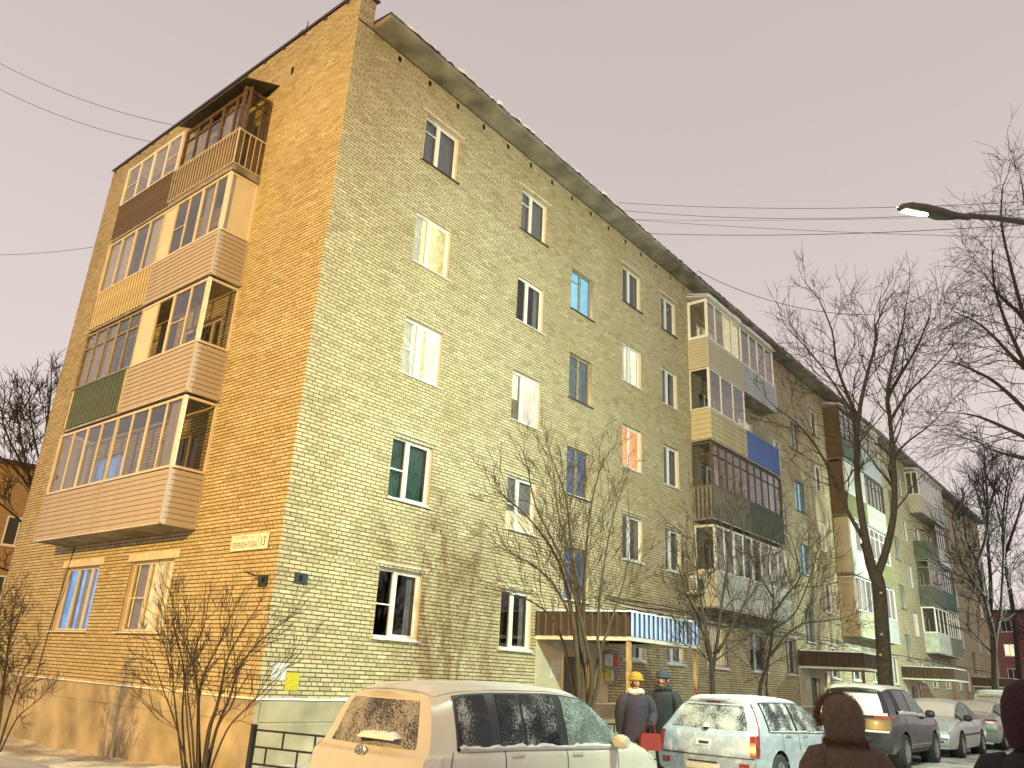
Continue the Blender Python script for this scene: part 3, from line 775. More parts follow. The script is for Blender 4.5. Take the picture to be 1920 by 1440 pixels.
balcony(FRONT, a0, am, a1, ZF(2)-.1, Pz('panel', 'panel_pale', G(4, 'pvc', fw=.06, cur=[(0, 'curtain_grey'), (2, 'curtain_white')])), Pz('panel', 'panel_pale', G(4, 'pvc', fw=.06, cur=[(1, 'curtain_white')])), Pz('panel', 'panel_beige', G(1, 'cream_frame', fw=.07)), Pz('panel', 'panel_pale', G(1, 'pvc')))
# second stack
b0, bm_, b1 = 31.15, 34.4, 37.7
balcony(FRONT, b0, bm_, b1, ZF(5)+.05, Pz('panel', 'slat_green', G(4, 'dark_frame', tr=True)), Pz('siding', 'siding_grey', G(4, 'cream_frame')), dict(full='panel_brown'), Pz('siding', 'siding_grey', G(1)), roof=[(b0, bm_, 'pvc', 1.0), (bm_+.1, b1, 'pvc', .8)])
balcony(FRONT, b0, bm_, b1, ZF(4), Pz('slat', 'slat_olive', G(4, 'pvc', blank=(0, 1, 2, 3), bm='panel_white')), Pz('slat', 'panel_pale', G(5, 'dark_frame', tr=True)), dict(full='panel_brown'), Pz('slat', 'panel_pale', G(1, 'dark_frame')))
balcony(FRONT, b0, bm_, b1, ZF(3), Pz('panel', 'panel_white', G(4, 'pvc', blank=(0,), cur=[(2, 'curtain_grey')])), Pz('panel', 'slat_olive', G(4, 'pvc', tr=True)), dict(full='panel_beige'), Pz('panel', 'panel_pale', G(1)))
balcony(FRONT, b0, bm_, b1, ZF(2), Pz('siding', 'siding_cream', G(4, 'pvc', cur=[(1, 'curtain_white')])), Pz('siding', 'panel_white', G(4, 'pvc', cur=[(1, 'curtain_grey')])), dict(par='siding', pm='siding_beige', gl=dict(n=1, fm='cream_frame', blank=(0,), bm='panel_beige')), Pz('siding', 'panel_white', G(1)))
# third stack
c0, cm_, c1_ = 46.4, 49.6, 52.8
balcony(FRONT, c0, cm_, c1_, ZF(5)+.1, Pz('panel', 'panel_beige', G(4, 'pvc')), Pz('siding', 'siding_grey', G(4, 'pvc')), Pz('panel', 'panel_beige', G(2, 'cream_frame', fw=.08)), Pz('siding', 'siding_grey', G(1)), roof=[(c0, cm_, 'pvc', .9), (cm_+.1, c1_, 'pvc', .7)])
balcony(FRONT, c0, cm_, c1_, ZF(4), Pz('panel', 'panel_green'), Pz('panel', 'panel_pale', G(5, 'dark_frame', tr=True)), Pz('panel', 'panel_green'), Pz('panel', 'panel_pale', G(1, 'dark_frame')))
balcony(FRONT, c0, cm_, c1_, ZF(3), Pz('panel', 'panel_green', G(3, 'grey_wood', tr=True)), Pz('slat', 'slat_green', G(5, 'dark_frame', tr=True)), Pz('panel', 'panel_green', G(1, 'grey_wood', tr=True)), Pz('slat', 'slat_green', G(1, 'dark_frame')))
balcony(FRONT, c0, cm_, c1_, ZF(2), Pz('panel', 'panel_pale', G(3, 'pvc', fw=.07, cur=[(1, 'curtain_grey')])), Pz('slat', 'slat_grey', G(5, 'pvc', tr=True)), Pz('panel', 'panel_pale', G(1, 'pvc', fw=.08)), Pz('slat', 'slat_grey', G(1)))

# ---------------------------------------------------------------- entrances
def canopy(x0, x1, d, side_m, front_m, rib_m, post_m, seed):
    z0, z1 = 2.58, 3.10
    mb = MB().prism([(0, 3.10), (d, 3.06), (d, 3.11), (0, 3.15)], 0, x0, x1)
    cn = fobj(FRONT, 'canopy', mb, 'tin_dark', BUILD)
    P = []; N = 20; rg = random.Random(seed)
    for i in range(N+1):
        u = x0+(x1-x0)*i/N; e = .2 if i in (0, N) else 1; h = (.03+.03*rg.random())*e
        P.append([(u, .03, 3.15), (u, .05, 3.15+h), (u, d*.5, 3.13+h), (u, d-.04, 3.11+h), (u, d+.01, 3.11)])
    fobj(FRONT, 'canopy_snow', MB().grid(P), 'snow', cn, smooth=True)
    sd = FRONT.sub((x0, 0, 0), -1); fr2 = Fr(FRONT.map((x0, d, 0)), FRONT.U, FRONT.N); s2 = FRONT.sub((x1, 0, 0), 1)
    for f_, ln, bm, rm, zz in ((sd, d, side_m, side_m, z0), (fr2, x1-x0, front_m, rib_m, z0), (s2, d, side_m, side_m, z0)):
        fobj(f_, 'fascia_sheet', MB().box((0, -.012, 0), (ln, 0, z1-z0)), bm, cn, (0, 0, zz))
        n = int(ln/.21); p = ln/n
        for k in range(n):
            fobj(f_, 'rib', lambda: MB().prism([(.02, .001), (p*.52, .001), (p*.44, .028), (p*.14, .028)], 2, .0, z1-z0+.012), rm, cn, (k*p, 0, zz), key=(round(p, 3), 'rib'))
        fobj(f_, 'beam', MB().box((0, -.09, -.09), (ln, -.004, -.004)), 'lintel_plaster', cn, (0, 0, zz))
    for u in (x0+.08, x1-.08):
        g0 = ground_z(u, -d+.08)-.05
        fobj(FRONT, 'post', MB().box((-.045, -.045, 0), (.045, .045, z0-.09-g0)), post_m, cn, (u, d-.1, g0))
    return cn
canopy(7.66, 11.05, 2.72, 'corr_brown', 'corr_blue', 'corr_blue_lit', 'wood_post', 1)
canopy(25.25, 28.6, 2.55, 'corr_brown', 'corr_brown', 'corr_brown', 'rust_red', 2)
canopy(40.45, 43.9, 2.55, 'corr_brown', 'corr_brown', 'corr_brown', 'rust_red', 3)
canopy(58.5, 61.9, 2.55, 'corr_brown', 'corr_brown', 'corr_brown', 'rust_red', 4)
for k, (a, b) in enumerate(doors):
    d_ = fobj(FRONT, 'entrance_door', MB().box((0, -.16, 0), (b-a, -.11, 2.13)).box((.06, -.11, .1), (b-a-.06, -.10, 1.0)).box((.06, -.11, 1.1), (b-a-.06, -.10, 2.05)), 'door_steel', BUILD, (a, 0, 0))
    fobj(FRONT, 'handle', MB().tube([(.12, -.1, .95), (.12, -.05, .97), (.12, -.05, 1.25), (.12, -.1, 1.27)], .012, 6), 'pvc', d_, (a, 0, 0))
    mb = MB().box((-1.15, .004, 0.0), (-.0, .03, 2.56)).box((b-a, .004, 0), (b-a+1.0, .03, 2.56)).box((0, .004, 2.15), (b-a, .03, 2.56))
    mb.box((-.06, -.2, 0), (0, .05, 2.2)).box((b-a, -.2, 0), (b-a+.06, .05, 2.2))
    fobj(FRONT, 'door_surround', mb, 'plaster', BUILD, (a, 0, 0))
    fobj(FRONT, 'door_step', MB().box((-.5, .03, -.3), (b-a+.5, 1.2, .08)), 'concrete', BUILD, (a, 0, 0))
    # notices: loose sheets and a glazed board
    pr = random.Random(k)
    fobj(FRONT, 'notice_sheet', MB().box((0, .031, 0), (.30, .034, .42)), 'paper_white', BUILD, (a-.55, 0, 1.62))
    fobj(FRONT, 'notice_sheet', MB().box((0, .031, 0), (.22, .034, .30)), 'paper_white', BUILD, (a-.23, 0, 1.75))
    fobj(FRONT, 'number_plate', MB().box((0, .031, 0), (.26, .036, .12)), 'paper_white', BUILD, (a-.45, 0, 2.35))
    nb = fobj(FRONT, 'notice_board', MB().box((-.02, .031, -.02), (.72, .06, .82)), 'grey_wood', BUILD, (b+.75, 0, 1.55))
    for (u, z, w_, h_, m) in ((.04, .45, .2, .3, 'paper_white'), (.27, .45, .16, .3, 'paper_white'), (.46, .42, .2, .34, 'paper_red'), (.05, .06, .24, .32, 'paper_yellow'), (.34, .08, .14, .26, 'paper_white')):
        fobj(FRONT, 'notice_sheet', MB().box((0, .0605, 0), (w_, .063, h_)), m, nb, (b+.75+u, 0, 1.55+z))

# ---------------------------------------------------------------- bits fixed on the walls
def on_wall(fr, name, mb, m, loc, label=None):
    o = fobj(fr, name, mb, m, BUILD, loc); 
    if label: o['label'] = label
    return o
for fr, u, z in ((GABLE, .33, 3.0), (FRONT, .55, 3.1)):
    o = on_wall(fr, 'lamp_plate', MB().box((-.14, .003, -.1), (.14, .02, .1)).box((-.03, .02, -.02), (.03, .10, .06)), 'plate_dark', (u, 0, z))
mb = MB().tube([(0, .1, .06), (.14, .28, .12)], .016, 6); on_wall(GABLE, 'lamp_bracket', mb, 'black_metal', (.4, 0, 3.02))
on_wall(GABLE, 'cable', MB().tube([(8.6, .012, 4.1), (8.75, .012, 3.2), (8.95, .012, 2.0), (9.05, .012, 1.05)], .012, 5), 'wire', (0, 0, 0))
on_wall(FRONT, 'cable', MB().tube([(.05, .012, 3.62), (1.2, .014, 3.56), (2.0, .012, 3.56)], .008, 5), 'plaster', (0, 0, 0))
for k, dz in enumerate((3.62, 3.75, 3.86)):
    on_wall(FRONT, 'cable', MB().tube([(u, .015, dz+.03*math.sin(u*1.3+k)) for u in np.arange(10.8, 30.9, .5)], .014, 5), 'wire', (0, 0, 0))
on_wall(FRONT, 'cable', MB().tube([(u, .015, 3.7+.02*math.sin(u*1.1)) for u in np.arange(38, 69, .8)], .02, 5), 'wire', (0, 0, 0))
on_wall(FRONT, 'notice_sheet', MB().box((0, .003, 0), (.30, .006, .29)), 'paper_white', (.22, 0, 1.34), 'white torn notice glued on the brick near the corner')
on_wall(FRONT, 'notice_sheet', MB().box((0, .003, 0), (.29, .006, .30)), 'paper_yellow', (.53, 0, 1.18), 'yellow notice glued on the brick near the corner')
ac = on_wall(FRONT, 'air_conditioner', MB().box((0, .12, 0), (.75, .40, .52)).box((.05, .003, -.04), (.08, .38, 0)).box((.67, .003, -.04), (.70, .38, 0)), 'ac_white', (15.62, 0, 4.45))
fobj(FRONT, 'fan_grille', MB().lathe([(.0, .402), (.2, .402), (.2, .412), (0.19, .415), (0, .415)], 20, 1, (.32, 0, .26)), 'black_metal', ac, (15.62, 0, 4.45))
g_ = MB()
for k in range(8): g_.box((-.006, .14, .06+k*.052), (-.001, .38, .085+k*.052))
fobj(FRONT, 'side_grille', g_, 'tin_dark', ac, (15.62, 0, 4.45))
mb = MB()
for k in range(26): mb.tube([(24.9, .05, 0), (25, .05, .3)], .001, 3) if False else None
# concrete bands under the lowest balconies
for (a, b) in ((a0, a1), (b0, b1), (c0, c1_)):
    n = 5; d = (b-a+1)/n
    for k in range(n):
        on_wall(FRONT, 'concrete_beam', MB().box((.004, .002, 0), (d-.004, .02, .22)), 'concrete', (a-.5+k*d, 0, 3.66))

# ---------------------------------------------------------------- street name plate
def text_part(body, size, m, parent, fr, u, n, z, sx=1.0, name='lettering'):
    cu = bpy.data.curves.new(name, 'FONT'); cu.body = body; cu.size = size; cu.align_x = 'LEFT'; cu.extrude = 0.0006
    t = bpy.data.objects.new(name, cu); C.objects.link(t)
    me = bpy.data.meshes.new_from_object(t.evaluated_get(bpy.context.evaluated_depsgraph_get()))
    bpy.data.objects.remove(t); bpy.data.curves.remove(cu)
    me.name = name; me.materials.clear()
    # text x runs along the reader's right: on the gable that is -u
    sgn = -1.0 if fr is GABLE else 1.0
    for v in me.vertices:
        p = fr.lin((sgn*v.co.x*sx, v.co.z, v.co.y)); v.co = p
    return obj(name, me, m, parent, loc=fr.map((u, n, z))-WL.get(parent, Vector((0, 0, 0))))
SIGN = fobj(GABLE, 'street_sign', MB().box((.33, .02, 3.585), (1.555, .03, 3.885)).box((.5, .003, 3.65), (.54, .02, 3.8)).box((1.3, .003, 3.65), (1.34, .02, 3.8)), 'sign_white', BUILD)
WL[SIGN] = Vector((0, 0, 0))
SIGN['label'] = 'white street name plate with house number on the brick corner'
text_part('УЛИЦА', .062, 'ink', SIGN, GABLE, 1.26, .0305, 3.81, 1.15)
text_part('ЛЕРМОНТОВА', .15, 'ink', SIGN, GABLE, 1.51, .0305, 3.635, .78)
text_part('13', .25, 'ink', SIGN, GABLE, .60, .0305, 3.645, .75)
text_part('2', .09, 'ink', SIGN, GABLE, .405, .0305, 3.79, .9)
fobj(GABLE, 'ruled_line', MB().box((.645, .0302, 3.59), (.652, .0312, 3.88)).box((1.31, .0302, 3.825), (1.46, .0312, 3.832)).box((.80, .0302, 3.825), (.95, .0312, 3.832)).box((.35, .0302, 3.772), (.405, .0312, 3.778)), 'ink', SIGN)

# ================================================================ street lamps
def street_lamp(name, label, head, back, h, colour, watts, lens, pole=True, aim=None, group=None, spot=168, roll=0):
    """cobra-head lamp: head point (x,y,z), horizontal direction from head back to the pole, arm length"""
    hx, hy, hz = head; b = Vector((back[0], back[1], 0)).normalized(); arm = back[2]
    px, py = hx+b.x*arm, hy+b.y*arm; gz = ground_z(px, py)
    root = empty(name, (px, py, gz)); tag(root, label, 'street lamp', group)
    O = Vector((px, py, gz)); loc = lambda p: tuple(Vector(p)-O)
    drop = 0.18*arm
    mb = MB().tube([loc((px, py, gz-.1)), loc((px, py, gz+3)), loc((px, py, hz-drop-.5))], [.085, .075, .055], 10)
    obj('pole', mb.mesh('pole', True), 'lamp_body', root)
    obj('pole_base', MB().lathe([(.0, .28), (.11, .28), (.12, .0), (0, 0)], 12, 2).mesh('pole_base', True), 'lamp_body', root)
    P = []
    for k in range(9):
        t = k/8; P.append(loc((px-b.x*(arm-.6)*t, py-b.y*(arm-.6)*t, hz-drop-.5+(drop+.45)*math.sin(t*math.pi/2)**.8)))
    obj('arm', MB().tube(P, [.05]*4+[.04]*5, 8).mesh('arm', True), 'lamp_body', root)
    # housing: flattened shell, deeper at the pole side
    f = -b; s_ = Vector((-f.y, f.x, 0)); up = Vector((0, 0, 1)); pitch = rad(8)
    f2 = (f*math.cos(pitch)-up*math.sin(-pitch)).normalized(); u2 = s_.cross(f2)*-1 if s_.cross(f2).z < 0 else s_.cross(f2)
    s_, u2 = s_*math.cos(rad(roll))-u2*math.sin(rad(roll)), u2*math.cos(rad(roll))+s_*math.sin(rad(roll))
    H0 = Vector((hx, hy, hz)); prof = [(-.62, .045, .045, .03), (-.5, .05, .05, .035), (-.36, .07, .06, .07), (-.22, .13, .075, .085), (0, .155, .09, .05), (.2, .15, .085, .04), (.31, .11, .05, .03), (.35, .05, .02, .015)]
    rows = []
    for (t, w_, top, bot) in prof:
        c = H0+f2*t; r = []
        for k in range(17):
            a = 2*math.pi*k/16; y = math.cos(a); z = math.sin(a)
            y = math.copysign(abs(y)**.7, y); z = math.copysign(abs(z)**.7, z)
            r.append(loc(c+s_*(y*w_)+u2*(z*(top if z > 0 else bot))))
        rows.append(r)
    obj('lamp_housing', MB().grid(rows).mesh('lamp_housing', True), 'lamp_body', root)
    rows = []
    for t in np.linspace(-.17, .28, 7):
        r = []
        for y in np.linspace(-1, 1, 7):
            q = math.sqrt(max(0, 1-(y*.9)**2))*math.sqrt(max(0, 1-((t-.055)/.245)**2))
            r.append(loc(H0+f2*t+s_*(y*.105)+u2*(-.03-.035*q)))
        rows.append(r)
    obj('lamp_glass', MB().grid(rows).mesh('lamp_glass', True), lens, root)
    ld = bpy.data.lights.new('lamp_light', 'SPOT'); ld.color = colour; ld.energy = watts; ld.spot_size = rad(spot); ld.spot_blend = 0.9; ld.shadow_soft_size = .12
    lo = bpy.data.objects.new('lamp_light', ld); lo.location = loc(H0-u2*.13); lo.parent = root; C.objects.link(lo)
    if aim is None: aim = (hx, hy, hz-5)
    d = Vector(aim)-(H0-u2*.13); lo.rotation_euler = d.to_track_quat('-Z', 'Y').to_euler()
    return root
street_lamp('street_lamp', 'lit greenish-white street lamp head on a thin arm against the sky', (2.35, -10.66, 8.0), (0.62, -0.78, 3.6), 8, LED, LED_W, 'lamp_lens', aim=(8.5, 0, 4.0), spot=156, roll=20)
street_lamp('street_lamp', 'lit greenish street lamp beyond the parked cars', (33.0, -10.8, 8.2), (0.1, -1, 2.6), 8, LED, LED_W*1.35, 'lamp_lens', aim=(37, 0, 3.5), spot=150)
street_lamp('street_lamp', 'lit orange sodium street lamp across the road from the gable', (-21.0, -6.5, 9.0), (-1, -0.4, 2.4), 8, SODIUM, SODIUM_W, 'lamp_lens_sodium', aim=(0, 6, 7.5), spot=98)

street_lamp('street_lamp', 'lit orange sodium street lamp in the yard behind the gable', (-13.0, 24.0, 8.0), (-1, 0.2, 1.8), 8, SODIUM, 9000, 'lamp_lens_sodium', aim=(-2, 32, 4))

# ================================================================ cars
def pchip(xk, yk, x):
    xk = np.asarray(xk, float); yk = np.asarray(yk, float); x = np.atleast_1d(np.asarray(x, float))
    h = np.diff(xk); d = np.diff(yk)/h; m = np.zeros_like(yk)
    for i in range(1, len(xk)-1):
        if d[i-1]*d[i] > 0:
            w1, w2 = 2*h[i]+h[i-1], h[i]+2*h[i-1]; m[i] = (w1+w2)/(w1/d[i-1]+w2/d[i])
    m[0], m[-1] = d[0], d[-1]
    i = np.clip(np.searchsorted(xk, x)-1, 0, len(h)-1); t = (x-xk[i])/h[i]
    return (2*t**3-3*t**2+1)*yk[i]+(t**3-2*t**2+t)*h[i]*m[i]+(-2*t**3+3*t**2)*yk[i+1]+(t**3-t**2)*h[i]*m[i+1]

frost_mat('frost_light', 0.86, 0.98, 70); frost_mat('frost_heavy', 0.70, 0.86, 60, snow=(0.34, 0.33, 0.32)); frost_mat('frost_full', 0.45, 0.7, 30, snow=(0.62, 0.60, 0.58), dark=(.25, .24, .23))
frost_mat('frost_mid', 0.78, 0.9, 55); frost_mat('mist_glass', .75, 1.0, 40, snow=(0.35, 0.42, 0.38), dark=(.10, .13, .12))
def paint(name, col, dust, lo=.52, hi=.75):
    """car paint with road salt and rime in patches"""
    m = mat(name, col, 0.3, 0.06, 2.5, coat=0.6)
    t = m.node_tree; b = t.nodes['Principled BSDF']; lk = b.inputs['Base Color'].links[0].from_socket
    co = t.nodes.new('ShaderNodeTexCoord'); n = t.nodes.new('ShaderNodeTexNoise'); n.inputs['Scale'].default_value = 7; n.inputs['Detail'].default_value = 9; n.inputs['Roughness'].default_value = .7
    t.links.new(co.outputs['Object'], n.inputs['Vector'])
    r = t.nodes.new('ShaderNodeMapRange'); r.inputs[1].default_value = lo; r.inputs[2].default_value = hi; t.links.new(n.outputs['Fac'], r.inputs[0])
    x = t.nodes.new('ShaderNodeMix'); x.data_type = 'RGBA'; x.inputs[7].default_value = (*dust, 1)
    t.links.new(r.outputs[0], x.inputs[0]); t.links.new(lk, x.inputs[6]); t.links.new(x.outputs[2], b.inputs['Base Color'])
    q = t.nodes.new('ShaderNodeMapRange'); q.inputs[3].default_value = .28; q.inputs[4].default_value = .8; t.links.new(r.outputs[0], q.inputs[0]); t.links.new(q.outputs[0], b.inputs['Roughness'])
    return name
paint('paint_cream', (.56, .52, .44), (.46, .43, .36), .55, .8)
paint('paint_silver', (.27, .30, .35), (.45, .46, .48), .5, .64)
paint('paint_dark', (.014, .018, .021), (.075, .08, .08), .58, .8)
paint('paint_pale', (.46, .48, .46), (.62, .62, .60), .55, .75)
paint('paint_green', (.26, .31, .27), (.45, .46, .43), .55, .75)
paint('paint_white', (.62, .65, .62), (.7, .7, .68), .55, .75)
paint('paint_red', (.12, .03, .03), (.3, .25, .24), .6, .8)
paint('paint_black', (.02, .02, .022), (.2, .19, .18), .6, .8)
mat('car_snow', (.50, .49, .48), .9, .12, 4, .3, 40)
mat('tyre', (.025, .025, .025), .85, .3, 20, .3); mat('rim', (.34, .34, .33), .4, .2, 8, metal=.6)
mat('car_plastic', (.018, .018, .02), .5, .2, 9); mat('chrome', (.6, .6, .6), .2, .1, 5, metal=.9)
mat('tail_red', (.22, .009, .007), .2, .25, 14, coat=.8); mat('tail_clear', (.62, .56, .48), .2, .15, 14, coat=.8); mat('tail_orange', (.30, .035, .012), .2, .2, 12, coat=.8)
mat('head_glass', (.6, .62, .62), .12, .2, 10, coat=.8); mat('reg_plate', (.55, .5, .42), .5, .1, 9)

class CarShape:
    def __init__(s, sp):
        s.sp = sp; st = sp['st']; s.L = sp['L']; s.W = sp['W']
        s.X = [q[0] for q in st]; s.belt = [q[1] for q in st]; s.roof = [q[2] for q in st]; s.yr = [q[3] for q in st]; s.wf = [q[4] for q in st]
        s.rear, s.front = sp['rear'], sp['front']; s.zs = sp.get('sill', .22)
        k = np.arange(8); s.nX, s.nT = 240, 113; gx = np.linspace(0, s.L, s.nX); gt = np.linspace(0, 7, s.nT)
        be = pchip(s.X, s.belt, gx); ro = np.maximum(pchip(s.X, s.roof, gx), be+.02); yr = pchip(s.X, s.yr, gx); wf = pchip(s.X, s.wf, gx)*s.W
        ca = np.minimum(.075, (ro-be)*.35); ye = np.minimum(yr, .95*wf); o = np.ones_like(be)
        Z = np.stack([s.zs*o, (s.zs+.16)*o, s.zs+(be-s.zs)*.55, be-.07, be, ro-ca, ro-ca*.25, ro], 1)
        Y = np.stack([.93*wf, .985*wf, wf, .985*wf, .955*wf, ye, ye*.62, 0*o], 1)
        s.TY = np.array([pchip(k, q, gt) for q in Y]); s.TZ = np.array([pchip(k, q, gt) for q in Z])
    def P(s, X, t):
        """point on the right half of the skin: station X along the car, rail t (0 sill ... 4 belt, 5 cant rail, 7 roof centre)"""
        a = min(max(X/s.L, 0), 1)*(s.nX-1); i = min(int(a), s.nX-2); a -= i
        b = min(max(t/7, 0), 1)*(s.nT-1); j = min(int(b), s.nT-2); b -= j
        f = lambda T: (T[i, j]*(1-a)+T[i+1, j]*a)*(1-b)+(T[i, j+1]*(1-a)+T[i+1, j+1]*a)*b
        q = min(int(t), 6); r = t-q; R = s.sp.get('Rb', .75); x = X
        if X < R: x = X+(s.rear[q]*(1-r)+s.rear[q+1]*r)*(1-X/R)
        if X > s.L-R: x = X-(s.front[q]*(1-r)+s.front[q+1]*r)*(1-(s.L-X)/R)
        return Vector((x, f(s.TY), f(s.TZ)))
    def cap(s, v, t, end):
        p = s.P(0 if end < 0 else s.L, t); b = .09*(1-v*v)*min(1, (7-t))
        return Vector((p.x+end*b, p.y*v, p.z))
    def side_patch(s, x0, x1, t0, t1, off, sign, nx=10, nt=6, taper=None):
        rows = []
        for i in range(nx+1):
            X = x0+(x1-x0)*i/nx; r = []
            for j in range(nt+1):
                t = t0+(t1-t0)*j/nt
                XX = X
                if taper: XX = X+(taper[0]*(1-i/nx)+taper[1]*i/nx)*(j/nt)
                p = s.P(XX, t); a = s.P(min(XX+.01, s.L), t); c = s.P(XX, min(t+.02, 7)); n = (a-p).cross(c-p)
                if n.length > 1e-9: n.normalize()
                if n.y < 0: n = -n
                p = p+n*off; r.append((p.x, p.y*sign, p.z))
            rows.append(r)
        return rows
    def cap_patch(s, v0, v1, t0, t1, off, end, nv=10, nt=6):
        return [[tuple(s.cap(v0+(v1-v0)*i/nv, t0+(t1-t0)*j/nt, end)+Vector((end*off, 0, 0))) for j in range(nt+1)] for i in range(nv+1)]

def car(name, label, cat, x, y, rotz, sp, z=None, group='cars parked along the street'):
    g = CarShape(sp)
    c, s_ = math.cos(rotz), math.sin(rotz)
    if z is None: z = ground_z(x+c*sp['L']/2, y+s_*sp['L']/2)
    root = empty(name, (x, y, z), rotz); tag(root, label, cat, group)
    pm = sp['paint']
    mb = MB(); Xs = np.concatenate([np.linspace(0, .75, 10), np.linspace(.75, sp['L']-.75, 46)[1:], np.linspace(sp['L']-.75, sp['L'], 10)[1:]])
    ts = np.concatenate([np.linspace(0, 5, 26), np.linspace(5, 7, 9)[1:]])
    for sg in (1, -1):
        rows = [[(p.x, p.y*sg, p.z) for p in (g.P(float(X), float(t)) for t in ts)] for X in Xs]
        k = MB().grid(rows); k.f = [f if sg > 0 else f[::-1] for f in k.f]
        b0_ = len(mb.v); mb.v += k.v; mb.f += [tuple(i+b0_ for i in f) for f in k.f]
    for end in (-1, 1):
        rows = [[tuple(g.cap(float(v), float(t), end)) for t in ts] for v in np.linspace(-1, 1, 13)]
        k = MB().grid(rows); k.f = [f[::-1] if end < 0 else f for f in k.f]
        b0_ = len(mb.v); mb.v += k.v; mb.f += [tuple(i+b0_ for i in f) for f in k.f]
    mb.quad((.3, -sp['W']*.9, g.zs), (sp['L']-.3, -sp['W']*.9, g.zs), (sp['L']-.3, sp['W']*.9, g.zs), (.3, sp['W']*.9, g.zs))
    V_ = np.array(mb.v); keep = []; wr_ = sp.get('wr', .31); Rw = wr_+.055; gone = set()
    cen = [(wx, wr_) for wx in sp['wheels']]
    for f in mb.f:
        c_ = V_[list(f)].mean(0); hit = any((c_[0]-a_)**2+(c_[2]-b_)**2 < Rw*Rw for a_, b_ in cen) and abs(c_[1]) > sp['W']*.7
        if hit: gone.update(f)
        else: keep.append(f)
    used = {i for f in keep for i in f}
    for i in gone & used:
        for a_, b_ in cen:
            dx, dz = V_[i][0]-a_, V_[i][2]-b_; dd = math.hypot(dx, dz)
            if dd < Rw*1.35 and dd > 1e-4 and abs(V_[i][1]) > sp['W']*.7: V_[i][0] = a_+dx/dd*Rw; V_[i][2] = max(b_+dz/dd*Rw, g.zs)
    mb.v = [tuple(p) for p in V_]; mb.f = keep
    me = mb.mesh('body', True)
    obj('body', me, pm, root)
    def patch(nm, rows, m, sg=1): return obj(nm, MB().grid(rows).mesh(nm, True), m, root)
    # side glass, black surround behind it
    for sg in (1, -1):
        a, b = sp['dlo']
        patch('window_surround', g.side_patch(a, b, 4.03, 4.97, .003, sg, 26), 'car_plastic')
        for (p, q, m) in sp['panes']: patch('side_window', g.side_patch(p, q, 4.12, 4.9, .008, sg, 10), m)
        for q in sp['gaps']: patch('door_gap', g.side_patch(q, q+.012, .35, 4.0, .003, sg, 1, 14), 'car_plastic')
        for q in sp['handles']:
            p = g.P(q, 3.35); obj('door_handle', MB().box((-.1, -.012, -.014), (.1, .02, .014)).mesh('door_handle'), sp.get('handle_m', pm), root, (p.x, sg*(p.y+.012), p.z))
        if sp.get('mould'): patch('side_moulding', g.side_patch(.75, sp['L']-.85, 1.75, 1.95, .012, sg, 14, 2), 'car_plastic')
        xm = sp['mirror']; p = g.P(xm, 4.1)
        mm = MB().lathe([(0, -.10), (.06, -.095), (.085, -.03), (.082, .05), (.05, .10), (0, .11)], 12, 1)
        mo = obj('mirror', mm.mesh('mirror', True), sp.get('mirror_m', pm), root, (p.x, sg*(p.y+.12), p.z+.06))
        for wx in sp['wheels']:
            r = sp.get('wr', .31); yy = sp['W']*.985
            obj('wheel_arch', MB().lathe([(.02, -.30), (r+.06, -.30), (r+.065, -.03)] if sg > 0 else [(.02, .30), (r+.06, .30), (r+.065, .03)], 28, 1).mesh('wheel_arch'), 'car_plastic', root, (wx, sg*yy, r))
            yy = g.P(wx, 1.6).y-.045
            wh = obj('wheel', MB().lathe([(r*.62, -.1), (r*.95, -.1), (r, -.08), (r, .02), (r*.95, .045), (r*.66, .05), (r*.62, .03)], 28, 1).mesh('wheel', True), 'tyre', root, (wx, sg*(yy-.0), r))
            rim = MB().lathe([(0, .028), (r*.16, .032), (r*.2, .018), (r*.5, .0), (r*.6, .028), (r*.645, .042), (r*.64, 0)], 28, 1)
            for k in range(7):
                a_ = 2*math.pi*k/7; u_ = Vector((math.cos(a_), 0, math.sin(a_))); v_ = Vector((-u_.z, 0, u_.x))
                rim.quad(*[tuple(u_*d_+v_*w_+Vector((0, n_, 0))) for d_, w_, n_ in ((r*.14, -.02, .036), (r*.62, -.03, .036), (r*.62, .03, .036), (r*.14, .02, .036))])
            rm = rim.mesh('rim')
            if sg < 0: rm.transform(Matrix.Diagonal((1, -1, 1, 1)))
            obj('rim', rm, 'rim', wh)
            if sg < 0: wh.data.transform(Matrix.Diagonal((1, -1, 1, 1)))
    rg = sp['rglass']; patch('rear_window', g.cap_patch(-rg[0], rg[0], rg[1], rg[2], .008, -1), rg[3])
    ws = sp['wscreen']
    rows = []
    for i in range(9):
        X = ws[0]+(ws[1]-ws[0])*i/8; r = []
        for t in list(np.linspace(5.12, 7, 9)): p = g.P(X, float(t)); r.append((p.x, p.y, p.z+.006))
        r += [(a_, -b_, c_) for (a_, b_, c_) in r[-2::-1]]
        rows.append(r)
    patch('windscreen', rows, ws[2])
    for (nm, kind, args, m) in sp.get('extra', ()):
        if kind == 'cap': patch(nm, g.cap_patch(*args), m)
        elif kind == 'side':
            for sg in (1, -1): patch(nm, g.side_patch(args[0], args[1], args[2], args[3], args[4], sg), m)
        elif kind == 'box':
            b_ = MB().box(*args); obj(nm, b_.mesh(nm), m, root)
